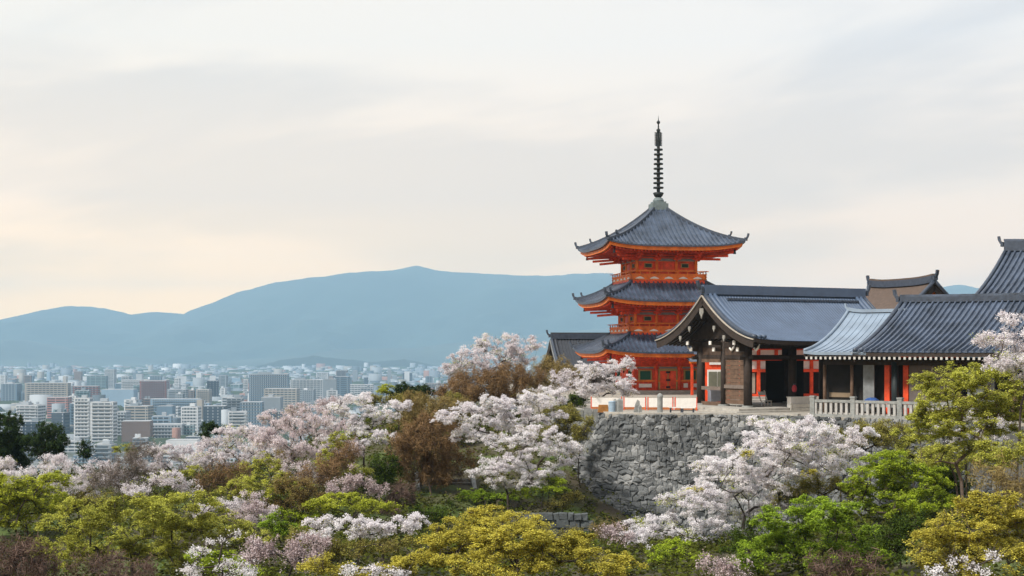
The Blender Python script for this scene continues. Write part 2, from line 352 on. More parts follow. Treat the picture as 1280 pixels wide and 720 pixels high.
T(MP, 'small bright green tree on the ridge beside the dark evergreen', 148, [(482, 484, 24, 10), (478, 490, 20, 8)], 'lime', 1.0, 1.2)
T(MP, 'little dull green tree under the white hotel', 140, [(155, 560, 30, 12), (165, 565, 24, 10)], 'olive', 1.5, 1.2)
T(CF, 'blue-grey cedar top beside the white hotel', 138, [(107, 562, 18, 24)], 'dark', 1.5, 0.9)
SH = 'shrub'
T(SH, 'dark green shrub in the shade left of the stone steps', 104, [(480, 585, 40, 34), (470, 605, 40, 26)], 'deep', 0.8, cat='shrub')
T(SH, 'deep green shrub behind the vivid lime maple', 88, [(1170, 590, 60, 40), (1190, 610, 60, 40), (1130, 640, 60, 30)], 'deep', 0.8, cat='shrub')
T(SH, 'dark green shrub at the base of the golden olive maple', 62, [(1140, 655, 50, 36), (1120, 675, 60, 34)], 'deep', 0.8, cat='shrub')
T(SH, 'moss green shrub growing on the slope beside the left wall corner', 114, [(700, 535, 40, 36), (690, 515, 30, 20), (715, 518, 30, 26)], 'rustolive', 0.8, 0.9, cat='shrub')
T(SH, 'deep green shrub under the pagoda cherry next to the stone curb', 123, [(722, 500, 26, 22), (705, 505, 30, 18)], 'deep', 0.8, cat='shrub')
T(SH, 'bright green shrub at the foot of the big white cherry', 76, [(845, 685, 50, 22), (820, 692, 40, 16), (870, 700, 50, 24)], 'lime2', 0.8, cat='shrub')
T(SH, 'green shrub on the lawn below the layered cherry', 101, [(655, 615, 40, 10), (690, 612, 40, 10)], 'lime2', 0.6, 0.8, cat='shrub')
T(SH, 'fresh green shrub under the white sprays at the bottom edge', 61, [(260, 698, 80, 22), (290, 712, 80, 16)], 'lime2', 0.8, cat='shrub')
T(SH, 'ochre shrub between the mauve cherry and the golden maple', 57, [(410, 706, 70, 20), (440, 716, 60, 14)], 'gold', 0.8, cat='shrub')
T(SH, 'light green shrub in front of the forked cherry trunk', 100, [(420, 585, 50, 26), (450, 590, 44, 20)], 'young', 0.8, cat='shrub')
T(SH, 'green shrub climbing the slope under the russet bare tree', 126, [(565, 500, 30, 14), (500, 500, 34, 16)], 'rustolive', 0.8, cat='shrub')
T(SH, 'rust-tinged shrub between the lime maple and the thin cherry', 92, [(110, 625, 50, 20), (80, 632, 40, 18)], 'rustolive', 0.8, cat='shrub')
T(SH, 'dense green shrub at the centre of the lower left slope', 78, [(340, 655, 50, 24), (370, 665, 50, 20)], 'green', 0.8, cat='shrub')
T(SH, 'brown-green shrub beneath the flat white bough', 70, [(470, 682, 60, 16), (500, 680, 40, 14)], 'rustolive', 0.8, cat='shrub')
T(SH, 'yellow shrub amid the petals of the big white cherry', 86, [(935, 566, 24, 8), (1010, 590, 20, 8), (870, 612, 20, 8)], 'gold', 0.6, 0.7, cat='shrub')
T(SH, 'deep green shrub right below the big white cherry', 72, [(925, 675, 40, 20), (945, 660, 30, 14)], 'deep', 0.8, cat='shrub')

T(CH, 'pale cherry tree half hidden behind the broad olive maple', 84, [(255, 640, 40, 20), (285, 628, 34, 20)], 'pale', 1.4, 0.9)
T(CH, 'thin pale cherry tree rising out of the yellow green maple at the left edge', 92, [(50, 590, 60, 18), (85, 598, 50, 16), (20, 596, 40, 12)], 'pale', 1.4, 0.7)
T(CH, 'tiny pinkish cherry tree below the left corner of the high wall', 82, [(765, 664, 40, 14), (790, 672, 30, 14)], 'mauve', 1.0, 0.9)
T(CH, 'dull pink cherry tree low between the bright green shrub and the maroon bush', 60, [(895, 702, 50, 22), (920, 712, 40, 16)], 'mauve', 1.0, 0.8)
T(MP, 'rusty olive maple in the hollow beside the mauve cherry', 74, [(420, 690, 60, 24), (380, 672, 50, 24)], 'rustolive', 1.2)
T(MP, 'green yellow maple with open crown above the mauve cherry', 82, [(280, 655, 70, 30), (320, 668, 60, 26)], 'young', 1.2)
T(MP, 'yellow green maple right of the vivid lime one', 86, [(1190, 572, 70, 34), (1230, 565, 60, 30), (1160, 568, 40, 24)], 'young', 1.4)
T(MP, 'olive maple at the right edge above the golden corner maple', 66, [(1270, 560, 50, 40), (1245, 575, 50, 30)], 'olive', 1.6)
T(MP, 'soft green maple hugging the lower side of the layered cherry', 104, [(590, 618, 50, 16), (625, 622, 50, 14)], 'green', 0.8)
T(BR, 'rusty bare tree behind the green yellow maple of the middle slope', 98, [(395, 590, 60, 30), (430, 570, 50, 34)], 'brown', 1.4, 0.8)
T(BR, 'dark bare tree over the shaded gully left of the steps', 100, [(500, 620, 50, 40), (480, 640, 50, 30)], 'maroon', 1.4, 0.9)
T(SH, 'deep green shrub in the gully below the steps', 92, [(540, 645, 60, 20), (505, 655, 50, 18)], 'deep', 0.8, cat='shrub')
T(SH, 'mossy shrub growing in front of the low stone wall', 90, [(660, 665, 60, 16), (710, 668, 50, 14)], 'rustolive', 0.6, cat='shrub')
T(SH, 'green shrub along the foot of the high wall', 96, [(725, 672, 40, 12), (760, 682, 50, 14)], 'deep', 0.6, cat='shrub')
T(SH, 'olive shrub lining the gap under the russet crest', 125, [(470, 500, 40, 14), (520, 500, 50, 14)], 'rustolive', 0.8, cat='shrub')
T(SH, 'bright green shrub below the rosy cherry', 92, [(385, 645, 50, 16), (350, 640, 40, 14)], 'lime2', 0.6, cat='shrub')

T(MP, 'airy olive maple between the lilac white cherry and the rosy one', 100, [(330, 580, 50, 26), (300, 590, 40, 22)], 'young', 1.4, 0.8)
T(BR, 'tawny bare tree poking through the pink bank below the grey offices', 110, [(425, 570, 40, 40), (350, 575, 30, 30)], 'tawny', 1.4, 0.7)
T(CH, 'white cherry tree spilling low over the right bank under the balustrade', 92, [(1060, 565, 50, 22), (1035, 578, 50, 22), (1075, 585, 34, 14)], 'white', 1.2, 1.2)

T(SH, 'rough green shrub hiding the upper left corner of the high wall', 110, [(728, 540, 26, 20), (716, 560, 26, 18), (738, 527, 18, 10)], 'rustolive', 0.5, 0.9, cat='shrub')
T(SH, 'bright grass-green shrub on the bank left of the high wall', 106, [(695, 600, 30, 14), (675, 590, 30, 14)], 'lime2', 0.5, 0.9, cat='shrub')

T(SH, 'olive shrub creeping along the lower left edge of the high wall', 104, [(712, 620, 30, 12), (700, 632, 36, 12)], 'rustolive', 0.4, 0.9, cat='shrub')
T(BR, 'reddish bare bush at the bottom of the high wall', 92, [(770, 668, 40, 16), (750, 660, 30, 14)], 'tawny', 0.8, 0.8)

T(SH, 'olive shrub filling the hollow between the big white cherry and the lime maple', 90, [(1030, 605, 60, 24), (1070, 612, 40, 24), (990, 618, 50, 20)], 'rustolive', 0.6, 1.0, cat='shrub')
T(MP, 'small green maple inside the pale cherry bank below the long white roof', 118, [(235, 590, 40, 18), (215, 596, 30, 14)], 'young', 1.2, 0.9)
T(BR, 'greyish bare tree rising through the pale cherry bank near the brown block', 122, [(180, 562, 36, 24), (165, 572, 30, 20)], 'greybare', 1.6, 1.0)
T(MP, 'olive maple leaning between the rosy cherry and the forked white one', 103, [(425, 548, 36, 22), (410, 575, 40, 20)], 'olive', 1.4, 0.9)

# ------------------------------------------------------------------ terrain
WALL_TOP = [(3.4, 131), (4.8, 122), (6.1, 116), (7.6, 112.4), (9.6, 111.3), (13, 111), (18, 110.8), (21.2, 109.6), (24.2, 106.8), (31, 101.4), (38, 95.5), (60, 77)]
TERR = WALL_TOP+[(100, 77), (100, 215), (-3, 215)]
def inside(x, y, poly):
    c = np.zeros(np.shape(x), bool); n = len(poly)
    for i in range(n):
        x0, y0 = poly[i]; x1, y1 = poly[(i+1) % n]
        k = ((y0 > y) != (y1 > y)) & (x < (x1-x0)*(y-y0)/((y1-y0) if y1 != y0 else 1e-9)+x0); c ^= k
    return c
KP = []
for (_, _, _, D, lobes, kd, tr, _, _) in TR:
    cx = sum(l[0]*l[2] for l in lobes)/sum(l[2] for l in lobes)
    pyb = max(l[1]+l[3]*0.42 for l in lobes); b = at(cx, pyb, D)
    KP.append((b[0], D, b[2]-tr, 1.0))
for a in [(0, 0, -14), (-40, 0, -14), (40, 0, -14), (0, 30, -13), (-40, 30, -13), (40, 30, -12), (60, 60, -10), (-60, 60, -12), (-60, 90, -12), (60, 90, -6), (-60, 130, -13),
          (-45, 160, -17), (-20, 165, -12), (0, 160, -3), (-10, 145, -2.5), (-70, 160, -20), (10, 103, -9.5), (16, 103, -9.5), (22, 100, -8.5), (5, 103, -8.5), (-5, 112, -5.2), (-2, 117, -2.6), (1, 106.5, -6.4),
          (3.0, 113.5, -1.6), (2.6, 116, -0.9), (3.0, 120, -0.8), (0.6, 110, -4.6), (1.6, 107.5, -6.4), (0.0, 113, -2.6), (4.2, 106, -9.0), (6.5, 103.5, -11), (9, 99, -12), (13, 98, -12), (17, 98, -12), (6, 101, -11), (30, 92, -6.5), (38, 86, -6), (-30, 150, -12), (-90, 60, -14), (-90, 120, -18), (-90, 0, -16), (90, 0, -12), (90, 40, -10)]:
    KP.append(a+(2.0,))
KP = np.array(KP)
def terrain(x, y):
    x = np.asarray(x, float); y = np.asarray(y, float); sh = x.shape; X = x.ravel(); Y = y.ravel()
    out = np.empty(len(X))
    for i in range(0, len(X), 4000):
        d2 = (X[i:i+4000, None]-KP[None, :, 0])**2+(Y[i:i+4000, None]-KP[None, :, 1])**2
        w = (np.exp(-d2/(2*5.5**2))+0.02*np.exp(-d2/(2*22.0**2))+1e-7/(1+d2/900.0)**2)*KP[None, :, 3]
        out[i:i+4000] = (w*KP[None, :, 2]).sum(1)/w.sum(1)
    out = out.reshape(sh)
    out = out+(fbm(x/4.0, y/4.0, 4, 3)-0.47)*1.0
    # beyond the shoulder of the hill the ground falls away to the plain
    d = np.maximum(np.maximum(y-172, (-x-70)*0.8), 0); right = np.clip((x-40)/60, 0, 1)
    fall = 1-np.exp(-(d/150.0)**1.3)
    fall = fall*(1-right*np.clip((1500-y)/900, 0, 1)*0.6)
    plain = -100.0
    z = out*(1-fall)+plain*fall
    far = np.clip((np.hypot(x, y)-900)/900, 0, 1)*(y > 0)
    z = z*(1-far)+plain*far
    return z
def axis(lo, a, b, hi, step, g):
    v = list(np.arange(a, b+1e-6, step)); s = step; x = b
    while x < hi: s *= g; x += s; v.append(min(x, hi))
    s = step; x = a
    while x > lo: s *= g; x -= s; v.insert(0, max(x, lo))
    return np.array(v)
xs = axis(-15400, -66, 66, 15400, 1.4, 1.16); ys = axis(-2400, 20, 176, 18000, 1.4, 1.13)
GX, GY = np.meshgrid(xs, ys); GZ = terrain(GX, GY)
ins = inside(GX+0.0, GY+0.0, TERR)
for dx, dy in ((2.6, 0), (-2.6, 0), (0, -2.6), (0, 2.6), (1.9, -1.9), (-1.9, -1.9)): ins &= inside(GX+dx, GY+dy, TERR)
near = inside(GX, GY, TERR)
GZ = np.where(ins, -0.8, np.where(near, np.minimum(GZ, -1.5), GZ))
wl = np.zeros_like(GZ, bool)
nx_, ny_ = len(xs), len(ys)
idx = np.arange(nx_*ny_).reshape(ny_, nx_)
Q = np.stack([idx[:-1, :-1], idx[:-1, 1:], idx[1:, 1:], idx[1:, :-1]], -1).reshape(-1, 4)
def groundmat():
    m = bpy.data.materials.new('hillside and plain'); N, L, b = nodes(m)
    g = N.new('ShaderNodeNewGeometry'); n = N.new('ShaderNodeTexNoise'); n.inputs['Scale'].default_value = 0.22; n.inputs['Detail'].default_value = 6
    L.new(g.outputs['Position'], n.inputs['Vector'])
    rp = N.new('ShaderNodeValToRGB'); cr = rp.color_ramp; cr.elements[0].position = 0.35; cr.elements[0].color = (0.05, 0.038, 0.025, 1)
    cr.elements[1].position = 0.62; cr.elements[1].color = (0.075, 0.115, 0.022, 1); e = cr.elements.new(0.5); e.color = (0.07, 0.065, 0.03, 1)
    L.new(n.outputs[0], rp.inputs[0])
    v = N.new('ShaderNodeTexVoronoi'); v.inputs['Scale'].default_value = 0.022; L.new(g.outputs['Position'], v.inputs['Vector'])
    r2 = N.new('ShaderNodeValToRGB'); c2 = r2.color_ramp; c2.elements[0].color = (0.05, 0.07, 0.055, 1); c2.elements[1].color = (0.24, 0.25, 0.26, 1)
    e = c2.elements.new(0.45); e.color = (0.11, 0.125, 0.13, 1); sp = N.new('ShaderNodeSeparateColor'); L.new(v.outputs['Color'], sp.inputs[0]); L.new(sp.outputs[0], r2.inputs[0])
    s = N.new('ShaderNodeSeparateXYZ'); L.new(g.outputs['Position'], s.inputs[0])
    mr = N.new('ShaderNodeMapRange'); mr.inputs[1].default_value = 700; mr.inputs[2].default_value = 1100; L.new(s.outputs[1], mr.inputs[0])
    mx = N.new('ShaderNodeMix'); mx.data_type = 'RGBA'; L.new(mr.outputs[0], mx.inputs[0]); L.new(rp.outputs[0], mx.inputs[6]); L.new(r2.outputs[0], mx.inputs[7])
    L.new(mx.outputs[2], b.inputs['Base Color']); b.inputs['Roughness'].default_value = 0.95
    return m
gm = groundmat()
struct(link('ground', fastmesh('ground', np.stack([GX, GY, GZ], -1).reshape(-1, 3), Q, gm, True)))

# mountains: one range far off, a low hill before it
RIDGE = [(-1500, 400), (-700, 395), (-300, 410), (-100, 432), (0, 409), (45, 394), (92, 381.5), (130, 385), (165, 393), (200, 390), (238, 393), (252, 385), (300, 367), (345, 353), (385, 348), (440, 341), (500, 337),
         (520, 332), (555, 340), (620, 343), (680, 345), (720, 343), (760, 342), (800, 350), (860, 364), (950, 380), (1100, 376), (1190, 357), (1250, 368), (1400, 392), (1800, 380), (2400, 400)]
mtM = mat('forested mountain', (0.030, 0.050, 0.040), 0.95, 0.35, 0.0016)
def mountain(name, ridge, D0, D1, D2, nx, ny, seed, spur, mtM):
    px = np.linspace(ridge[0][0], ridge[-1][0], nx); py = np.interp(px, [r[0] for r in ridge], [r[1] for r in ridge])
    py = py+(fbm(px/14, px*0, 4, seed)-0.47)*3.2
    ds = np.concatenate([np.linspace(D0, D1, ny), np.linspace(D1, D2, 6)[1:]])
    V = np.zeros((len(ds), nx, 3))
    for j, d in enumerate(ds):
        top = EYE-(py-HZ)*D1/F+100
        u = (d-D0)/(D1-D0) if d <= D1 else 1-(d-D1)/(D2-D1)
        X = (px-640)*D1/F*(0.9+0.1*d/D1)
        g = 0.5-0.5*cos(pi*min(1, u)); g = g**0.85
        sp = (fbm(X/900.0+3, np.full(nx, d/1400.0), 5, seed+5)-0.47)*spur*top*5.5*max(0, u)*(1-min(1, u))**2
        V[j, :, 0] = X; V[j, :, 1] = d; V[j, :, 2] = -103+top*g+sp*1.2
    i = np.arange(len(ds)*nx).reshape(len(ds), nx)
    q = np.stack([i[:-1, :-1], i[:-1, 1:], i[1:, 1:], i[1:, :-1]], -1).reshape(-1, 4)
    return struct(link(name, fastmesh(name, V.reshape(-1, 3), q, mtM, True)))
mountain('mountains', RIDGE, 10200, 13500, 15500, 520, 60, 2, 0.9, mat('forested mountain', (0.050, 0.074, 0.058), 0.95, 0.85, 0.0011))
mountain('hills', [(-1500, 445), (-400, 440), (-60, 428), (30, 424), (110, 440), (230, 452), (330, 449), (420, 437), (520, 434), (640, 420), (760, 410), (900, 405), (1300, 400), (2000, 420)], 9300, 10700, 12500, 360, 30, 9, 0.6, mat('foothill fields and woods', (0.045, 0.062, 0.048), 0.95, 0.5, 0.0016))
mountain('low_hill', [(285, 464), (320, 457), (350, 450), (392, 444), (430, 449), (470, 452), (505, 449), (545, 456), (600, 463)], 8300, 8800, 9500, 120, 16, 4, 0.3, mat('dark wooded hill', (0.010, 0.020, 0.014), 0.95, 0.35, 0.003))

# haze
def haze():
    mb = MB(); mb.box((0, 8150, 397), (31400, 21700, 1006))
    m = bpy.data.materials.new('haze air'); m.use_nodes = True; N = m.node_tree.nodes; N.clear()
    o = N.new('ShaderNodeOutputMaterial'); v = N.new('ShaderNodeVolumePrincipled')
    v.inputs['Color'].default_value = (0.45, 0.72, 0.97, 1); v.inputs['Density'].default_value = 8.0e-5; v.inputs['Anisotropy'].default_value = 0.0
    m.node_tree.links.new(v.outputs[0], o.inputs['Volume'])
    h = mb.build('haze', m); stuff(h); return h
haze()

# terrace ground and stone wall
tb = MB(); n = len(TERR)
tb.add([(x, y, 0.0) for x, y in TERR]+[(x, y, -1.6) for x, y in TERR], [tuple(range(n)), tuple(range(n, 2*n))[::-1]]+[(k, n+k, n+(k+1) % n, (k+1) % n) for k in range(n)])
struct(tb.build('terrace_ground', mat('pale gravel', (0.34, 0.315, 0.275), 0.95, 0.2, 0.6, 0.3, 6)))
def stonewall():
    rng = random.Random(5)
    P = np.array(WALL_TOP, float)
    # smooth the path
    for _ in range(3):
        q = [P[0]]
        for i in range(len(P)-1): q += [P[i]*0.75+P[i+1]*0.25, P[i]*0.25+P[i+1]*0.75]
        q.append(P[-1]); P = np.array(q)
    seg = np.r_[0, np.cumsum(np.linalg.norm(np.diff(P, axis=0), axis=1))]; Ltot = seg[-1]
    def pos(s, d, o=0.0):
        x = np.interp(s, seg, P[:, 0]); y = np.interp(s, seg, P[:, 1])
        e = 0.8; t = np.array([np.interp(s+e, seg, P[:, 0])-np.interp(s-e, seg, P[:, 0]), np.interp(s+e, seg, P[:, 1])-np.interp(s-e, seg, P[:, 1])]); t /= np.linalg.norm(t)
        nrm = np.array([t[1], -t[0]]); off = 0.50*d+0.006*d*d+o*0.9
        return (x+nrm[0]*off, y+nrm[1]*off, -0.02-d+o*0.35)
    H = 13.0; mb = MB(); S0 = 2.0
    rows = []; d = 0.0
    while d < H: h = rng.uniform(0.20, 0.36); rows.append((d, h)); d += h
    nb = int(Ltot/0.19)
    bd = []
    for r in range(len(rows)+1):
        dd = rows[r][0] if r < len(rows) else rows[-1][0]+rows[-1][1]
        bd.append([(i*0.19+rng.uniform(-.085, .085), (0 if r == 0 else dd+rng.uniform(-.15, .15)+0.5*(fbm(i*0.06, r*0.35, 3, 5)-0.45))) for i in range(nb)])
    for r in range(len(rows)):
        i = r % 2
        while i+3 < nb:
            stp = rng.choice((1, 2, 2, 3, 3, 4))
            if i+stp >= nb: break
            ring = [bd[r][k] for k in range(i, i+stp+1)]+[bd[r+1][k] for k in range(i+stp, i-1, -1)]
            if ring[0][0] > 50 : break
            cs = sum(p[0] for p in ring)/len(ring); cd_ = sum(p[1] for p in ring)/len(ring)
            out = rng.uniform(0.0, 0.24); ta, tb_ = rng.uniform(-.35, .35), rng.uniform(-.45, .25)
            vs = []; m_ = len(ring)
            for k, (sca, o) in enumerate(((1.02, -0.07), (0.90, out*0.6), (0.55, out))):
                for (a, b) in ring:
                    aa = cs+(a-cs)*sca; bb = cd_+(b-cd_)*sca
                    vs.append(pos(aa, max(0, bb), o+(ta*(a-cs)+tb_*(b-cd_))*(1 if k else 0)+rng.uniform(-.015, .015)))
            vs.append(pos(cs, cd_, out+rng.uniform(0, .04)))
            fs = []
            for k in range(m_):
                k2 = (k+1) % m_
                fs += [(k, k2, m_+k2, m_+k), (m_+k, m_+k2, 2*m_+k2, 2*m_+k), (2*m_+k, 2*m_+k2, 3*m_)]
            mb.add(vs, fs); i += stp
    m = bpy.data.materials.new('rubble stone'); N, L, b = nodes(m)
    g = N.new('ShaderNodeNewGeometry'); tc = N.new('ShaderNodeTexCoord')
    nz = N.new('ShaderNodeTexNoise'); nz.inputs['Scale'].default_value = 5; nz.inputs['Detail'].default_value = 8; nz.inputs['Roughness'].default_value = 0.75; L.new(tc.outputs['Object'], nz.inputs['Vector'])
    nl = N.new('ShaderNodeTexNoise'); nl.inputs['Scale'].default_value = 0.35; nl.inputs['Detail'].default_value = 4; L.new(tc.outputs['Object'], nl.inputs['Vector'])
    a = N.new('ShaderNodeMath'); a.operation = 'MULTIPLY_ADD'; a.inputs[1].default_value = 0.45; L.new(g.outputs['Random Per Island'], a.inputs[0])
    a2 = N.new('ShaderNodeMath'); a2.operation = 'MULTIPLY_ADD'; a2.inputs[1].default_value = 0.75; L.new(nz.outputs[0], a2.inputs[0]); L.new(nl.outputs[0], a2.inputs[2])
    s3 = N.new('ShaderNodeMath'); s3.operation = 'SUBTRACT'; s3.inputs[1].default_value = 0.55; nl2 = N.new('ShaderNodeMath'); nl2.operation = 'MULTIPLY_ADD'; nl2.inputs[1].default_value = 0.8; nl2.inputs[2].default_value = -0.4; L.new(nl.outputs[0], nl2.inputs[0]); a3 = N.new('ShaderNodeMath'); L.new(a2.outputs[0], a3.inputs[0]); L.new(nl2.outputs[0], a3.inputs[1]); L.new(a3.outputs[0], s3.inputs[0]); L.new(s3.outputs[0], a.inputs[2])
    rp = N.new('ShaderNodeValToRGB'); cr = rp.color_ramp; cr.elements[0].position = 0.15; cr.elements[0].color = (0.06, 0.065, 0.07, 1); cr.elements[1].position = 0.95; cr.elements[1].color = (0.33, 0.335, 0.335, 1)
    e = cr.elements.new(0.5); e.color = (0.125, 0.133, 0.138, 1)
    L.new(a.outputs[0], rp.inputs[0]); L.new(rp.outputs[0], b.inputs['Base Color']); b.inputs['Roughness'].default_value = 0.9
    bp = N.new('ShaderNodeBump'); bp.inputs['Strength'].default_value = 1.0; bp.inputs['Distance'].default_value = 0.14; L.new(nz.outputs[0], bp.inputs['Height']); L.new(bp.outputs[0], b.inputs['Normal'])
    w = thing('stone_wall', 'high battered wall of grey rubble stones holding up the temple terrace', 'wall')
    mb.build('stone_facing', m, w)
    bk = MB(); vs = []; fs = []; ss = np.linspace(0, 58, 60); dsx = np.linspace(0, H, 8)
    for dd in dsx:
        for s_ in ss: vs.append(pos(s_, dd, -0.10))
    for j in range(7):
        for i in range(59): fs.append((j*60+i, j*60+60+i, j*60+61+i, j*60+i+1))
    bk.add(vs, fs).build('wall_core', mat('wall core', (0.085, 0.085, 0.08), 0.95, 0.4, 1.5), w)
    # coping strip along the brink
    cp = MB(); cp.sweep([pos(s_, 0.0, -0.25)[:2]+(0.05,) for s_ in np.linspace(11, 34, 40)], 0.55, 0.16)
    cp.build('coping', stoneM, w)
stonewall()

# ------------------------------------------------------------------ roofs
def hiproof(mb, S, Rr, Sy, Ry, ze, zt, k, up, pitch, rw, rh, nt=14, ns=26):
    """hip roof over the rectangle |x|<S, |y|<Sy; top edge |x|<Rr, |y|<Ry. returns surface function per face"""
    fns = []
    for side in range(4):
        A, RA, B, RB = (S, Rr, Sy, Ry) if side % 2 == 0 else (Sy, Ry, S, Rr)
        T_ = B-RB; a = side*pi/2
        def M(p, a=a, B=B): # local (s, t, z): s along eave, t inward
            x, y = p[0], -(B-p[1]); return (x*cos(a)-y*sin(a), x*sin(a)+y*cos(a), p[2])
        def sf(s, t, A=A, RA=RA, T_=T_):
            u = t/T_; St = A-(A-RA)*u; q = min(1, abs(s)/max(St, 1e-3))
            return ze+(zt-ze)*((1-k)*u+k*u*u)+up*q**3.5*(1-u)**2
        vs = []; fs = []
        for j in range(nt+1):
            t = T_*j/nt; St = A-(A-RA)*t/T_
            for i in range(ns+1):
                s = -St+2*St*i/ns; vs.append((s, t, sf(s, t)))
        for j in range(nt):
            for i in range(ns): q = j*(ns+1)+i; fs.append((q, q+1, q+ns+2, q+ns+1))
        mb.add(vs, fs, M)
        nr = int(2*A/pitch)
        for i in range(nr+1):
            s = -A+(2*A-nr*pitch)/2+i*pitch
            tm = T_ if abs(s) <= RA else T_*(A-abs(s))/(A-RA)
            if tm < 0.3: continue
            n = max(3, int(nt*tm/T_)); vs = []; fs = []
            for j in range(n+1):
                t = -0.06+(tm+0.06)*j/n; z = sf(s, max(0, t))
                for dx, dz in ((-rw/2, -0.02), (-rw/4, rh), (rw/4, rh), (rw/2, -0.02)): vs.append((s+dx, t, z+dz))
            for j in range(n):
                for c in range(3): fs.append((j*4+c, j*4+c+1, j*4+5+c, j*4+4+c))
            fs.append((3, 2, 1, 0)); mb.add(vs, fs, M)
        fns.append((M, sf, A, RA, T_))
    return fns
def ornament(mb, p, d, s, M=None):
    """small upturned ridge-end tile at p, pointing along the horizontal direction d"""
    d = np.array([d[0], d[1], 0.0]); d /= np.linalg.norm(d); p = np.array(p, float)
    mb.sweep([p-d*0.1*s, p+d*0.25*s+np.array((0, 0, 0.05*s)), p+d*0.42*s+np.array((0, 0, 0.35*s)), p+d*0.5*s+np.array((0, 0, 0.75*s))], 0.34*s, 0.22*s, M)
    mb.sweep([p-d*0.05*s-np.array((0, 0, .1*s)), p+d*0.22*s-np.array((0, 0, .1*s))], 0.55*s, 0.5*s, M)
def eaves(thingo, fns, name_mat, drop, inset, hgt, wall, zwall, soff):
    """fascia band and sloping soffit under a hip roof"""
    fb = MB(); sb = MB(); n = 26
    for (M, sf, A, RA, T_) in fns:
        vs = []; fs = []
        for i in range(n+1):
            f_ = -1+2*i/n; f_ = math.copysign(abs(f_)**0.8, f_)
            so_ = f_*(A-inset); z = sf(f_*A, 0)-drop
            si = f_*(A-inset-0.28)
            vs += [(so_, inset, z), (so_, inset, z-hgt), (si, inset+0.28, z-hgt), (si, inset+0.28, z)]
        for i in range(n):
            for c in range(4): fs.append((i*4+c, i*4+4+c, i*4+4+(c+1) % 4, i*4+(c+1) % 4))
        fb.add(vs, fs, M)
        vs = []; fs = []; dist = A-wall
        for i in range(n+1):
            f_ = -1+2*i/n; f_ = math.copysign(abs(f_)**0.8, f_); z = sf(f_*A, 0)-drop-hgt*0.5
            for k in range(4):
                u = k/3; r_ = (A-inset-0.2)*(1-u)+wall*u; vs.append((f_*r_, A-r_ if A == A else 0, z*(1-u)+zwall*u))
        for i in range(n):
            for k in range(3): q = i*4+k; fs.append((q, q+4, q+5, q+1))
        sb.add(vs, fs, M)
    fb.build('eave_board', name_mat, thingo); sb.build('soffit', soff, thingo)

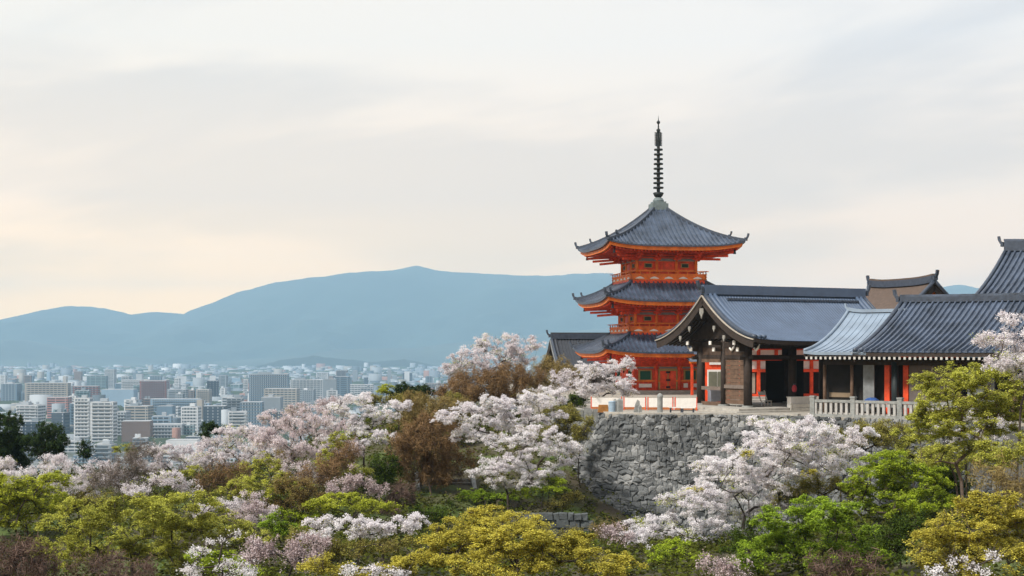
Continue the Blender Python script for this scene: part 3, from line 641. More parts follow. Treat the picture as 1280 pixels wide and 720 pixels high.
# ------------------------------------------------------------------ the pagoda
def pagoda():
    c = at(823, 492, 167)
    t = thing('pagoda', 'tall three-storied vermilion pagoda with blue-grey tiled roofs and a bronze spire', 'pagoda', (c[0], c[1], 0), R(9.5))
    lv = [dict(S=8.45, ze=4.75, zt=6.9, top=4.6, wall=4.05, z0=0.0, z1=4.2), dict(S=8.15, ze=10.55, zt=12.9, top=4.2, wall=3.75, z0=7.1, z1=9.9), dict(S=7.9, ze=16.75, zt=21.6, top=0.65, wall=3.5, z0=13.1, z1=16.1)]
    # stone plinth
    MB().box((0, 0, 0.22), (10.6, 10.6, 0.44)).build('plinth', stoneM, t)
    for li, l in enumerate(lv):
        mb = MB(); k = 0.42 if li == 2 else 0.28
        fns = hiproof(mb, l['S'], l['top'], l['S'], l['top'], l['ze'], l['zt'], k, 0.58, 0.52, 0.23, 0.20)
        rf = mb.build('roof', tileM, t)
        # dark tile lip
        lip = MB()
        for (M, sf, A, RA, T_) in fns:
            lip.sweep([(f_*A, 0.05, sf(f_*A, 0)-0.05) for f_ in np.linspace(-1, 1, 31)], 0.22, 0.16, M)
        lip.build('tile_lip', ridgeM, rf)
        for (M, sf, A, RA, T_) in fns:
            hp = MB(); pts = []
            for u in np.linspace(0.0, 1, 14):
                tt = T_*u; St = A-(A-RA)*u; pts.append((St, tt, sf(St, tt)+0.14))
            hp.sweep(pts, 0.34, 0.34, M); hp.build('hip_ridge', ridgeM, rf)
            for u, s_ in ((0.0, 0.75), (0.20, 0.62)):
                tt = T_*u; St = A-(A-RA)*u; on = MB()
                ornament(on, (St+0.05, tt-0.05, sf(St, tt)+0.30), (1, -1), s_, M); on.build('ridge_ornament', ridgeM, rf)
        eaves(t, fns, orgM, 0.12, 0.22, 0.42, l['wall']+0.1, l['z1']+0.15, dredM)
        # rafters under the soffit
        ra = MB()
        for (M, sf, A, RA, T_) in fns:
            for s in np.arange(-A+0.6, A-0.5, 0.42):
                z0 = sf(s, 0)-0.62; sw = s*(l['wall']+0.6)/A if abs(s) > l['wall'] else s
                ra.span((s*(A-0.5)/A if abs(s) > A-1 else s, 0.55, z0), (sw, A-l['wall']-0.2, l['z1']+0.0), 0.13, 0.15, M)
        ra.build('rafters', redM, t)
        # bracket clusters: three stepped tiers at each post, long tails at corners
        br = MB(); W = l['wall']
        for (M, sf, A, RA, T_) in fns:
            yw = A-W
            for s in (-W, -W/3, W/3, W):
                for st in range(4):
                    br.box((s, yw-0.30-st*0.52, l['z1']-0.62+st*0.24), (0.85-st*0.06, 0.30, 0.16), M=M)
                    br.box((s, yw-0.2-st*0.3, l['z1']-0.70+st*0.22), (0.2, 0.6+st*0.5, 0.16), M=M)
            for st in range(3):
                br.box((0, yw-0.35-st*0.55, l['z1']-0.48+st*0.24), (2*W+1.0+st*1.1, 0.14, 0.13), M=M)
            for st, ln in enumerate((2.2, 2.9, 3.5)):
                a0 = (W-0.2, yw+0.2, l['z1']-0.55+st*0.3); a1 = (W+ln, yw-ln, l['z1']-0.72+st*0.36)
                br.span(a0, a1, 0.24, 0.26, M)
        br.build('bracket', redM, t)
        for (M, sf, A, RA, T_) in fns[:]:
            be = MB(); p = M((A-0.9, 0.9, sf(A, 0)-0.55))
            be.tube([(p[0], p[1], p[2]), (p[0], p[1], p[2]-0.35)], 0.02, 4); be.lathe((p[0], p[1], p[2]-0.85), [(0.17, 0), (0.16, 0.1), (0.12, 0.35), (0.07, 0.48), (0.02, 0.52)], 8)
            be.build('wind_bell', bronzeM, t)
        # wall core
        z0, z1 = l['z0'], l['z1']
        MB().box((0, 0, (z0+z1)/2+0.2), (2*W-0.25, 2*W-0.25, z1-z0+0.4)).build('wall', redM, t)
        for side in range(4):
            a = side*pi/2
            def M(p, a=a): x, y = p[0], p[1]; return (x*cos(a)-y*sin(a), x*sin(a)+y*cos(a), p[2])
            for i in range(3):
                s = -W+i*2*W/3
                MB().cyl((s, -W, z0), 0.19, z1-z0+0.1, 12, M).build('column', orgM if li else redM, t, True)
            bm_ = MB()
            for z in ((z0+0.18), (z0+(z1-z0)*0.36), (z0+(z1-z0)*0.74)):
                bm_.box((0, -W+0.02, z), (2*W, 0.24, 0.2), M=M)
            bm_.build('tie_beam', orgM, t)
            if li == 0:
                # grey lintel boards, green shutters, central door
                for s in (-W*0.66, 0, W*0.66):
                    MB().box((s, -W-0.13, 3.02), (1.9 if s else 2.1, 0.12, 0.2), M=M).build('lintel', greyM, t)
                for s in (-W*0.66, W*0.66):
                    f_ = MB().box((s, -W+0.04, 2.15), (1.55, 0.2, 1.25), M=M).build('window', goldM, t)
                    MB().box((s, -W-0.02, 2.15), (1.22, 0.2, 0.98), M=M).build('shutter', greenM, f_)
                    g_ = MB()
                    for q in range(6): g_.box((s-0.5+q*0.2, -W-0.13, 2.15), (0.05, 0.04, 0.98), M=M)
                    g_.build('window_bars', greenM, f_)
                d_ = MB().box((0, -W+0.02, 1.72), (2.25, 0.2, 2.35), M=M).build('door', goldM, t)
                MB().box((-0.5, -W-0.07, 1.62), (0.86, 0.1, 2.05), M=M).build('door_leaf', redM, d_)
                MB().box((0.5, -W-0.07, 1.62), (0.86, 0.1, 2.05), M=M).build('door_leaf', redM, d_)
                for q in (0.8, 1.6, 2.5): MB().box((0, -W-0.14, q), (0.5, 0.05, 0.22), M=M).build('door_fitting', blackM, d_)
                if side == 0:
                    MB().box((-W*0.66, -W-0.06, 0.98), (1.5, 0.06, 0.42), M=M).build('notice_board', whiteM, t)
                    MB().box((W*0.52, -W-0.06, 0.98), (0.5, 0.06, 0.5), M=M).build('notice_board', whiteM, t)
                    MB().box((W*0.78, -W-0.06, 0.98), (0.9, 0.06, 0.42), M=M).build('notice_board', whiteM, t)
            else:
                MB().box((0, -W-0.06, z0+(z1-z0)*0.80), (2*W-0.3, 0.12, 0.5), M=M).build('grey_panel', greyM, t)
                for s in (-W*0.62, W*0.62):
                    f_ = MB().box((s, -W-0.03, z0+(z1-z0)*0.55), (0.9, 0.16, 0.5), M=M).build('window', goldM, t)
                    MB().box((s, -W-0.08, z0+(z1-z0)*0.55), (0.74, 0.12, 0.38), M=M).build('shutter', mat('dark green board', (0.02, 0.05, 0.035)), f_)
                MB().box((0, -W-0.03, z0+(z1-z0)*0.52), (1.3, 0.14, 0.75), M=M).build('door', redM, t)
                # balcony and railing
                B = W+1.0
                MB().box((0, -B+0.5, z0+0.02), (2*B, 1.0, 0.14), M=M).build('balcony_floor', orgM, t)
                sk = MB().box((0, -B+0.06, z0-0.24), (2*B-0.1, 0.1, 0.36), M=M); sk.build('balcony_skirt', redM, t)
                wp = MB()
                for q in np.linspace(-B+1.1, B-1.1, 5):
                    wp = MB(); wp.prism([(q-0.55, z0+0.09), (q+0.55, z0+0.09), (q+0.40, z0+0.20), (q+0.16, z0+0.30), (q, z0+0.34), (q-0.16, z0+0.30), (q-0.40, z0+0.20)], -B+0.0, -B+0.05, M); wp.build('white_cartouche', whiteM, t)
                rl = MB()
                for z in (0.30, 0.58, 0.95): rl.box((0, -B+0.08, z0+z), (2*B+(0.5 if z > .9 else 0.1), 0.09, 0.09), M=M)
                for q in np.linspace(-B+0.08, B-0.08, 9): rl.box((q, -B+0.08, z0+0.5), (0.1, 0.1, 1.0), M=M)
                rl.build('railing', orgM, t)
                MB().box((0, -B+0.10, z0+0.36), (2*B-0.3, 0.05, 0.60), M=M).build('rail_panel', orgM, t)
    # crown block and spire
    MB().box((0, 0, 21.8), (1.9, 1.9, 0.8)).box((0, 0, 22.3), (1.5, 1.5, 0.25)).build('roof_cap', oxideM, t)
    sp = MB(); sp.lathe((0, 0, 22.35), [(0.62, 0), (0.66, 0.25), (0.5, 0.5), (0.3, 0.6)], 14); sp.build('spire_dome', oxideM, t)
    s0 = 22.85
    so_ = MB().lathe((0, 0, s0), [(0.20, 0), (0.5, 0.28), (0.66, 0.62), (0.5, 0.7), (0.2, 0.66), (0.21, 1.0), (0.18, 6.6), (0.12, 7.6), (0.13, 7.7), (0.22, 7.9), (0.25, 8.05), (0.1, 8.2), (0.07, 8.7), (0.2, 8.85), (0.22, 8.98), (0.06, 9.15), (0.04, 9.3), (0.01, 9.75)], 12)
    spire = so_.build('spire', bronzeM, t, True)
    for q in range(9):
        z = s0+1.15+q*0.56; r_ = 0.60-q*0.012
        MB().lathe((0, 0, z), [(r_*0.4, 0.02), (r_, 0), (r_+0.02, 0.09), (r_, 0.18), (r_*0.4, 0.14)], 16).build('spire_ring', bronzeM, spire)
    fl = MB()
    for a in range(4):
        ca, sa = cos(a*pi/2+.3), sin(a*pi/2+.3)
        for r_ in (0.22, 0.38, 0.48): fl.span((ca*r_, sa*r_, s0+6.15), (ca*r_, sa*r_, s0+7.75), 0.045, 0.045)
        for z in np.linspace(6.2, 7.7, 6): fl.span((ca*0.1, sa*0.1, s0+z), (ca*0.5, sa*0.5, s0+z), 0.04, 0.05)
    fl.build('flame_grille', bronzeM, spire)
    # pale entrance canopy roof on the front right
    cp = MB()
    vs = []; fs = []
    for j in range(7):
        u = j/6
        for i in range(9): vs.append((1.2+i*0.85, -8.9+u*4.3, 3.95+1.3*(0.7*u+0.3*u*u)))
    for j in range(6):
        for i in range(8): q = j*9+i; fs.append((q, q+1, q+10, q+9))
    vs2 = [(x, y, z-0.2) for x, y, z in vs]; cp.add(vs, fs); cp.add(vs2, [f[::-1] for f in fs])
    cp.add([vs[i] for i in range(9)]+[vs2[i] for i in range(9)], [(i+1, i, 9+i, 10+i) for i in range(8)])
    ca = cp.build('porch_roof', tileL, t)
    MB().box((4.6, -8.75, 3.66), (6.9, 0.14, 0.2)).build('porch_eave', orgM, ca)
    for x in (1.6, 4.6, 7.6): MB().box((x, -8.3, 1.8), (0.26, 0.26, 3.7)).build('porch_post', redM, t)
pagoda()

# ------------------------------------------------------------------ gable roofs
def gableroof(t, L, run, zr, ze, k, mt, pitch, rw, rh, verge=3, over=0.0, sori=0.0, edge=creamM, board=woodD, thick=0.32, name='roof', far=True, uplift=0.35, ridge=True, x0=0.0, rh_ridge=0.7):
    """ridge along local x from x0 to x0+L at height zr, eaves at y=-run and +run. profile concave, ends lifted"""
    def sf(x, v):  # v 0 at ridge, 1 at eave
        e = abs((x-x0)/L*2-1)
        return zr-(zr-ze)*((1+k)*v-k*v*v)+sori*e**3*(1-v)+uplift*e**4*v*v
    mb = MB(); nx, nv = 24, 14
    for sg in (-1, 1):
        vs = [(x0+L*i/nx, sg*run*j/nv, sf(x0+L*i/nx, j/nv)) for j in range(nv+1) for i in range(nx+1)]
        fs = []
        for j in range(nv):
            for i in range(nx): q = j*(nx+1)+i; fs.append((q, q+1, q+nx+2, q+nx+1) if sg > 0 else (q+nx+1, q+nx+2, q+1, q))
        mb.add(vs, fs)
        n = int((L-1.0)/pitch)
        for i in range(n+1):
            x = x0+0.5+(L-1.0-n*pitch)/2+i*pitch; vs = []; fs = []
            for j in range(13):
                v = j/12*1.008; z = sf(x, min(1, v))
                for dx, dz in ((-rw/2, -0.02), (-rw/4, rh), (rw/4, rh), (rw/2, -0.02)): vs.append((x+dx, sg*run*v, z+dz))
            for j in range(12):
                for c in range(3): fs.append((j*4+c, j*4+c+1, j*4+5+c, j*4+4+c))
            fs.append((51, 50, 49, 48)); mb.add(vs, fs)
    rf = mb.build(name, mt, t)
    # underside
    ub = MB()
    for sg in (-1, 1):
        vs = [(x0+L*i/nx, sg*run*j/nv, sf(x0+L*i/nx, j/nv)-thick) for j in range(nv+1) for i in range(nx+1)]; fs = []
        for j in range(nv):
            for i in range(nx): q = j*(nx+1)+i; fs.append((q, q+1, q+nx+2, q+nx+1))
        ub.add(vs, fs)
        ub.sweep([(x0+L*i/nx, sg*(run-0.06), sf(x0+L*i/nx, 1)-thick/2-0.03) for i in range(nx+1)], 0.12, thick-0.04)
    ub.build('roof_underside', board, rf)
    # verge rolls, barge boards
    for xe, sgx in ((x0, 1), (x0+L, -1)):
        for kx in range(verge):
            rb = MB()
            for sg in (-1, 1):
                rb.tube([(xe+sgx*(0.18+kx*0.46), sg*run*v, sf(xe, v)+0.10) for v in np.linspace(0.02, 1.0, 15)], 0.17, 8)
            rb.build('verge_roll', mt if kx else ridgeM, rf, True)
        b1 = MB(); b2 = MB()
        for sg in (-1, 1):
            b2.sweep([(xe-sgx*0.05, sg*run*v, sf(xe, v)-0.12) for v in np.linspace(0, 1.0, 15)], 0.14, 0.08)
            b1.sweep([(xe+sgx*0.05, sg*run*v, sf(xe, v)-0.50) for v in np.linspace(0, 0.985, 15)], 0.10, 0.62)
        b2.build('verge_edge', edge, rf); b1.build('barge_board', board, rf)
    if ridge:
        rb = MB(); rb.sweep([(x0+0.1+(L-0.2)*i/12, 0, sf(x0+0.1+(L-0.2)*i/12, 0)+rh_ridge/2) for i in range(13)], 0.5, rh_ridge)
        rd = rb.build('ridge', tileG if mt is tileG else ridgeM, rf)
        rc = MB(); rc.sweep([(x0+0.05+(L-0.1)*i/12, 0, sf(x0+0.05+(L-0.1)*i/12, 0)+rh_ridge+0.08) for i in range(13)], 0.42, 0.18); rc.build('ridge_cap', mt, rf)
        for xo, dd in ((x0-0.05, -1), (x0+L+0.05, 1)):
            on = MB(); ornament(on, (xo, 0, sf(min(max(xo, x0), x0+L), 0)+rh_ridge*0.75), (dd, 0), 0.9); on.build('ridge_ornament', ridgeM, rf)
    return rf, sf

def gate():
    o = (16.06, 120.0); th = R(27)
    t = thing('temple_gate', 'dark timber gate with curved gable and slate-blue roof on the terrace before the pagoda', 'gate', (o[0], o[1], 0), th)
    rf, sf = gableroof(t, 17.6, 7.2, 9.75, 5.75, 0.62, tileG, 0.30, 0.13, 0.035, 3, edge=creamM, uplift=0.25, rh_ridge=0.62)
    # row of dark openwork tiles under the ridge
    op = MB()
    for x in np.arange(2.2, 16.4, 0.28): op.box((x, -0.62, sf(x, 0.086)+0.14), (0.15, 0.22, 0.2))
    op.build('ridge_tile_row', ridgeM, rf)
    MB().box((8.9, 0, 0.14), (19.0, 12.0, 0.28)).box((8.9, 0, 0.05), (20.5, 13.5, 0.1)).build('stone_base', stoneM, t)
    PX = (2.2, 6.8, 11.4, 15.6)
    for x in PX:
        for y in (-3.4, 0, 3.4):
            if y == 0 and x in (6.8, 11.4): continue
            p = MB().cyl((x, y, 0.28), 0.36 if y else 0.26, 5.6, 14).build('post', woodD, t, True)
            MB().cyl((x, y, 0.28), 0.5, 0.14, 14).build('post_base', stoneG, p)
    bm_ = MB()
    for y in (-3.4, 3.4):
        for z, h in ((5.35, 0.42), (4.35, 0.3)): bm_.box((8.9, y, z), (15.2, 0.26, h))
    for x in PX:
        for z, h in ((5.45, 0.4), (4.45, 0.32)): bm_.box((x, 0, z), (0.24, 8.4, h))
    bm_.build('tie_beam', woodD, t)
    # gable infill, boards and struts
    gb = MB(); gb.prism([(-5.2, 6.0), (5.2, 6.0), (3.6, 6.75), (2.2, 7.6), (1.0, 8.6), (0, 9.3), (-1.0, 8.6), (-2.2, 7.6), (-3.6, 6.75)], 0, 0.12, lambda p: (2.05+p[1], p[0], p[2]))
    gb.build('gable_board', woodD, t)
    ub = MB().box((2.2, 0, 4.95), (0.12, 6.8, 1.5)); ub.build('upper_boarding', mat('smoked brown timber', (0.075, 0.047, 0.033), 0.75, 0.4, 3, 0.3, 12), t)
    # near bay: plank wall
    pk = MB()
    for q, z in enumerate(np.arange(0.5, 4.3, 0.36)): pk.box((2.2+0.02*(q % 2), -1.7, z+0.17), (0.12, 2.75, 0.34))
    pk.build('plank_wall', woodM, t)
    MB().box((2.14, -1.7, 1.95), (0.22, 2.9, 0.3)).build('waist_rail', mat('grey worn timber', (0.17, 0.135, 0.115), 0.8, 0.3, 4), t)
    MB().box((2.14, 1.7, 1.75), (0.22, 2.9, 0.3)).build('waist_rail', MC['grey worn timber'], t)
    MB().box((2.14, 1.7, 0.45), (0.22, 2.9, 0.3)).build('sill_beam', woodM, t)
    MB().box((2.14, 1.7, 4.12), (0.2, 2.9, 0.3)).build('head_beam', woodM, t)
    # white-tipped carved bracket ends
    for y, s in ((-3.4, 1), (3.4, -1), (0, 1)):
        for z, l in ((5.55, 1.35), (5.0, 1.0)):
            b = MB().span((2.2, y, z), (2.2-l, y, z+0.08), 0.24, 0.26).build('bracket_arm', woodD, t)
            MB().box((2.2-l-0.05, y, z+0.08), (0.1, 0.3, 0.32)).build('bracket_tip', whiteM, b)
        b = MB().span((2.2, y, 5.3), (2.2, y-s*1.5, 5.75), 0.22, 0.26).build('bracket_arm', woodD, t)
        c = MB()
        c.tube([(2.1, y-s*1.0, 5.2), (2.02, y-s*1.35, 5.0), (2.0, y-s*1.7, 5.25), (2.0, y-s*1.95, 5.65), (2.0, y-s*1.65, 5.8)], 0.09, 6); c.build('carved_nose', whiteM, b)
    for y in (-3.4,):
        for x in (2.9, 6.2, 7.4, 10.8, 12.0, 15.0):
            b = MB().span((x, y, 5.6), (x, y-1.6, 5.72), 0.2, 0.22).build('bracket_arm', woodD, t); MB().box((x, y-1.65, 5.72), (0.24, 0.08, 0.26)).build('bracket_tip', whiteM, b)
    # gable pendants
    for y, z in ((0, 8.55), (-3.2, 6.25), (3.2, 6.25), (1.8, 7.05), (-1.8, 7.05)):
        s = 0.85 if y == 0 else 0.5
        MB().prism([(y-0.28*s, z), (y+0.28*s, z), (y+0.34*s, z-0.45*s), (y+0.12*s, z-0.75*s), (y, z-1.05*s), (y-0.12*s, z-0.75*s), (y-0.34*s, z-0.45*s)], 0, 0.08, lambda p: (-0.12+p[1], p[0], p[2])).build('gable_pendant', mat('silvered wood', (0.27, 0.26, 0.24), 0.7, 0.3, 4), t)
    for sg in (-1, 1):
        ra = MB()
        for x in np.arange(0.5, 17.2, 0.42): ra.sweep([(x, sg*7.2*v, sf(x, v)-0.42) for v in (0.3, 0.5, 0.7, 0.85, 0.975)], 0.13, 0.16)
        ra.build('rafters', woodD, t)
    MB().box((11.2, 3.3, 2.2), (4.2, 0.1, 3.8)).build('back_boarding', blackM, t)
    MB().box((2.0, -2.2, 0.34), (0.1, 0.1, 0.1)).build('foot_fitting', stoneG, t)
    # white folded banner cloth stand and odds inside the passage
gate()

# ------------------------------------------------------------------ right hall: two parallel roofs on one eave line
HX, HY = 25.6, 107.0; HA = -R(40)
def hall():
    t = thing('temple_hall', 'long hall with striped grey roll-tile roof behind the stone balustrade', 'hall', (HX, HY, 0), HA)
    # local frame: x along eave to the right, y inward; ridge line is at y = 8.3 -> shift by building the roof in its own frame
    sub = bpy.data.objects.new('roof_frame', None)
    def roof(L, run, zr, ze, k, mt, pitch, rw, rh, x0, verge, name, lift, rr):
        before = set(bpy.data.objects)
        holder, sf = gableroof(t, L, run, zr, ze, k, mt, pitch, rw, rh, verge, name=name, x0=x0, uplift=lift, rh_ridge=rr, edge=creamM, sori=0.1)
        holder.location = (0, run, 0)
        return holder, sf
    rf, sf = roof(25, 8.3, 8.75, 4.85, 0.42, tileM, 0.46, 0.22, 0.20, 0.0, 2, 'roof', 0.05, 0.42)
    # under eave: dark beam, rafters with white ends
    n = 100; wd = MB(); we = MB()
    for i in range(62):
        x = -4.0+i*0.40+0.2
        wd.box((x, 0.85, 4.42), (0.14, 1.7, 0.16)); we.box((x, -0.03, 4.42), (0.17, 0.06, 0.20))
    for i in range(18):
        wd.box((-3.1, 0.5+i*0.42, 4.42), (1.7, 0.14, 0.16)); we.box((-3.98, 0.5+i*0.42, 4.42), (0.06, 0.17, 0.2))
    wd.build('rafters', woodD, t); we.build('rafter_ends', mat('dulled white paint', (0.50, 0.49, 0.47), 0.8, 0.3, 4), t)
    MB().box((8.5, 0.62, 4.60), (24.6, 1.1, 0.14)).build('eave_beam', woodD, t)
    MB().box((8.5, 1.75, 4.1), (23.5, 0.3, 0.42)).build('wall_beam', woodD, t)
    # dark interior: its shade is painted as a solid black block
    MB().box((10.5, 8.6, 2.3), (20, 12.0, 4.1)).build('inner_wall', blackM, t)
    # front posts and infill
    for x, m_, r_ in ((-3.2, woodM, .13), (-0.9, woodM, .13), (2.6, mat('blue-black column', (0.02, 0.03, 0.035), 0.5), .26), (7.6, woodM, .15), (11.6, woodM, .2), (16, woodM, .2)):
        MB().cyl((x, 1.75, 0), r_, 4.1, 12).build('post', m_, t, True)
    MB().box((0.45, 1.85, 2.3), (0.9, 0.1, 3.9)).build('grey_shutter', greyM, t)
    MB().box((5.35, 2.1, 2.35), (3.5, 0.12, 3.7)).build('board_wall', mat('taupe boarding', (0.12, 0.10, 0.095), 0.8, 0.2, 3), t)
    MB().box((9.0, 2.3, 2.6), (2.0, 0.12, 2.6)).build('grey_shutter', greyM, t)
    for x in (1.75, 3.25):
        MB().box((x, 2.35, 2.2), (0.42, 0.3, 4.0)).build('red_pillar', redM, t)
    MB().box((4.7, 1.2, 0.85), (9.0, 0.5, 0.22)).build('bench_rail', stoneG, t)
    MB().box((-2.1, 2.4, 1.55), (2.0, 0.16, 0.35)).build('plank_shelf', mat('worn plank', (0.20, 0.15, 0.10), 0.8), t)
    MB().box((9.6, 1.2, 1.6), (3.4, 0.5, 0.16)).build('veranda_rail', woodM, t)
    MB().box((8.5, 4.6, 0.09), (24, 7.4, 0.18)).build('stone_base', stoneM, t)
hall()
def annex():
    p = (HX, HY)
    t = thing('temple_annex', 'small side roof of smooth pale blue sheet joining the striped hall on its left', 'annex', (HX, HY, 0), HA)
    run = 7.4; L = 5.2; x0 = -4.1
    def sf(x, v):
        e = max(0, (x0+1.6-x)/1.6); return 8.05-(8.05-4.87)*((1.72)*v-0.72*v*v)+0.18*e*e*(1-v*.4)
    mb = MB(); nx, nv = 16, 16; vs = []; fs = []
    for th_ in (0, 1):
        for j in range(nv+1):
            for i in range(nx+1):
                x = x0+L*i/nx; vs.append((x, run-run*j/nv, sf(x, j/nv)-0.22*th_))
    o = (nx+1)*(nv+1)
    for j in range(nv):
        for i in range(nx): q = j*(nx+1)+i; fs += [(q+nx+1, q+nx+2, q+1, q), (o+q, o+q+1, o+q+nx+2, o+q+nx+1)]
    for i in range(nx): q = nv*(nx+1)+i; fs.append((q, o+q, o+q+1, q+1))
    for j in range(nv): q = j*(nx+1); fs.append((q, o+q, o+q+nx+1, q+nx+1))
    mb.add(vs, fs)
    # back slope
    mb.add([(x0, run, 8.2), (x0+L, run, 8.03), (x0+L, 2*run, 4.87), (x0, 2*run, 4.87)], [(0, 1, 2, 3)])
    rf = mb.build('roof', tileL, t, False)
    sm = MB()
    for i in range(1, 9):
        x = x0+0.2+i*0.52; sm.sweep([(x, run-run*v, sf(x, v)+0.02) for v in np.linspace(0.03, 0.995, 14)], 0.06, 0.05)
    sm.build('standing_seam', tileL, rf)
    vr = MB(); vr.tube([(x0+0.1, run-run*v, sf(x0, v)+0.05) for v in np.linspace(0, 1, 16)], 0.13, 8); vr.build('verge_roll', tileL, rf, True)
    ve = MB(); ve.sweep([(x0+0.02, run-run*v, sf(x0, v)-0.34) for v in np.linspace(0, 0.98, 16)], 0.12, 0.3); ve.build('barge_board', woodD, rf)
    rd = MB(); rd.sweep([(x0+L*i/8, run, sf(x0+L*i/8, 0)+0.12) for i in range(9)], 0.42, 0.26); on = MB(); ornament(on, (x0+0.1, run, 8.35), (-1, 0), 0.6)
    rd.build('ridge', tileL, rf); on.build('ridge_ornament', tileL, rf)
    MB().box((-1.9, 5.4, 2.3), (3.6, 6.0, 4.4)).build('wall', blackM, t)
annex()
def mainhall():
    o = at(1255, 438, 135)
    t = thing('main_hall', 'tall striped roof with sharp ridge ornament at the right edge, above the long hall', 'hall', (o[0], o[1], 0), HA)
    rf, sf = gableroof(t, 26, 13.5, 14.2, 7.3, 0.5, tileM, 0.55, 0.26, 0.24, 2, x0=0, uplift=0.5, sori=0.25, rh_ridge=0.95)
    MB().box((13, 0, 3.6), (21, 18, 7.2)).build('wall', woodD, t)
    MB().prism([(-9, 7.2), (9, 7.2), (6, 8.8), (3, 11), (0, 13.6), (-3, 11), (-6, 8.8)], 0, 0.2, lambda p: (1.8+p[1], p[0], p[2])).build('gable_board', woodD, t)
    for y in (-9.1,):
        for x in (2.5, 7, 11.5, 16, 20.5): MB().cyl((x, y, 0), 0.35, 7.2, 12).build('column', woodM, t, True)
    MB().box((13, 0, 0.15), (25, 22, 0.3)).build('stone_base', stoneM, t)
mainhall()
def brownhall():
    a = at(1168, 348, 141); b = at(1088, 355, 151)
    th = math.atan2(b[1]-a[1], b[0]-a[0]); L = math.hypot(b[0]-a[0], b[1]-a[1])
    t = thing('bark_roofed_hall', 'hall with brown cypress bark roof and small orange gable behind the long hall', 'hall', (a[0], a[1], 0), th)
    rf, sf = gableroof(t, L, 5.2, 11.55, 7.6, 0.25, barkM, 2.2, 0.05, 0.0, 0, edge=woodD, uplift=0.2, sori=0.25, rh_ridge=0.65)
    rf['label'] = 'smooth brown bark roof'
    MB().prism([(-3.6, 8.7), (3.6, 8.7), (0, 11.35)], 0, 0.14, lambda p: (0.45+p[1], p[0], p[2])).build('gable_panel', orgM, t)
    st = MB()
    for y in (-1.6, 0, 1.6): st.box((0.4, y, 9.5), (0.12, 0.2, 1.7 if y == 0 else 1.1))
    st.build('gable_strut', goldM, t)
    MB().box((L/2, 0, 3.9), (L-2.0, 7.6, 7.8)).build('wall', redM, t)
    for i in range(4):
        for y in (-3.85, 3.85): MB().cyl((1.2+i*(L-2.4)/3, y, 0), 0.26, 7.7, 10).build('column', orgM, t, True)
    ra = MB()
    for sg in (-1, 1): ra.tube([(-0.02, sg*5.3*v, sf(0, v)+0.12) for v in np.linspace(0, 1, 10)], 0.2, 8)
    ra.build('verge_roll', ridgeM, rf, True)
brownhall()
def redhall():
    o = at(905, 438, 150)
    t = thing('red_hall', 'red pillared hall with white wall panels seen through the dark gate', 'hall', (o[0], o[1], 0), R(8))
    rf, sf = gableroof(t, 13, 6.0, 10.4, 5.6, 0.4, tileG, 0.36, 0.16, 0.06, 2, edge=creamM, uplift=0.3, rh_ridge=0.45)
    MB().box((6.5, 0.3, 2.7), (11, 6.0, 5.2)).build('wall', blackM, t)  # black block paints in the shade of the dark openings
    for i in range(7):
        x = 0.9+i*1.9
        MB().box((x, -3.0, 2.7), (0.32, 0.3, 5.4)).build('pillar', redM, t)
    bm_ = MB()
    for z in (5.2, 4.05, 2.9, 0.35): bm_.box((6.6, -2.98, z), (11.6, 0.24, 0.3))
    bm_.build('tie_beam', redM, t)
    for i in range(6):
        x = 1.85+i*1.9
        MB().box((x, -2.86, 3.48), (1.58, 0.1, 0.84)).build('white_panel', whiteM, t)
        MB().box((x, -2.86, 4.62), (1.58, 0.1, 0.84)).build('white_panel', whiteM, t)
    MB().box((6.6, -5.6, 5.35), (12.6, 0.16, 0.3)).build('eave_board', orgM, t)
    MB().box((6.5, 0, 0.12), (13, 9, 0.24)).build('stone_base', stoneM, t)
    MB().box((1.85, -2.8, 1.6), (1.3, 0.1, 2.1)).build('sliding_door', mat('paper door', (0.35, 0.33, 0.27), 0.8), t)
redhall()
def shrinehouse():
    # small red shrine front visible in the gate's left bay
    o = at(893, 438, 138)
    t = thing('red_shrine_booth', 'small red booth with grey window and white signboard seen through the gate', 'booth', (o[0], o[1], 0), R(5))
    MB().box((0, 0, 2.3), (2.6, 2.2, 4.6)).build('wall', redM, t)
    w = MB().box((0, -1.14, 2.2), (1.9, 0.12, 1.9)).build('window', whiteM, t)
    for x in (-0.44, 0.44): MB().box((x, -1.22, 2.15), (0.8, 0.06, 1.6)).build('pane', mat('dull glass', (0.17, 0.17, 0.13), 0.3, 0.2), w)
    MB().box((0, -1.16, 4.0), (1.5, 0.1, 0.75)).build('signboard', whiteM, t)
    MB().box((0, 0, 4.72), (3.4, 3.0, 0.2)).box((0, 0, 4.95), (2.6, 2.2, 0.3), taper=0.6).build('roof', tileG, t)
shrinehouse()
def rearhall():
    o = at(688, 438, 188)
    t = thing('tiled_hall', 'dark grey tiled hall roof peeping out left of the pagoda', 'hall', (o[0], o[1], -1), R(10))
    rf, sf = gableroof(t, 17, 5.5, 7.5, 3.4, 0.35, mat('sooty roof tile', (0.045, 0.05, 0.062), 0.55), 0.4, 0.2, 0.08, 2, edge=greyM, uplift=0.3, rh_ridge=0.7)
    MB().box((8.5, 0, 1.2), (14.5, 7.5, 4.4)).build('wall', mat('dim plaster', (0.17, 0.17, 0.18), 0.8), t)
    MB().prism([(-4, 3.4), (4, 3.4), (2, 4.8), (0, 6.9), (-2, 4.8)], 0, 0.15, lambda p: (1.0+p[1], p[0], p[2])).build('gable_board', greyM, t)
    for i in range(5): MB().box((1.6+i*3.4, -3.85, 1.2), (0.3, 0.3, 4.4)).build('column', woodD, t)
rearhall()

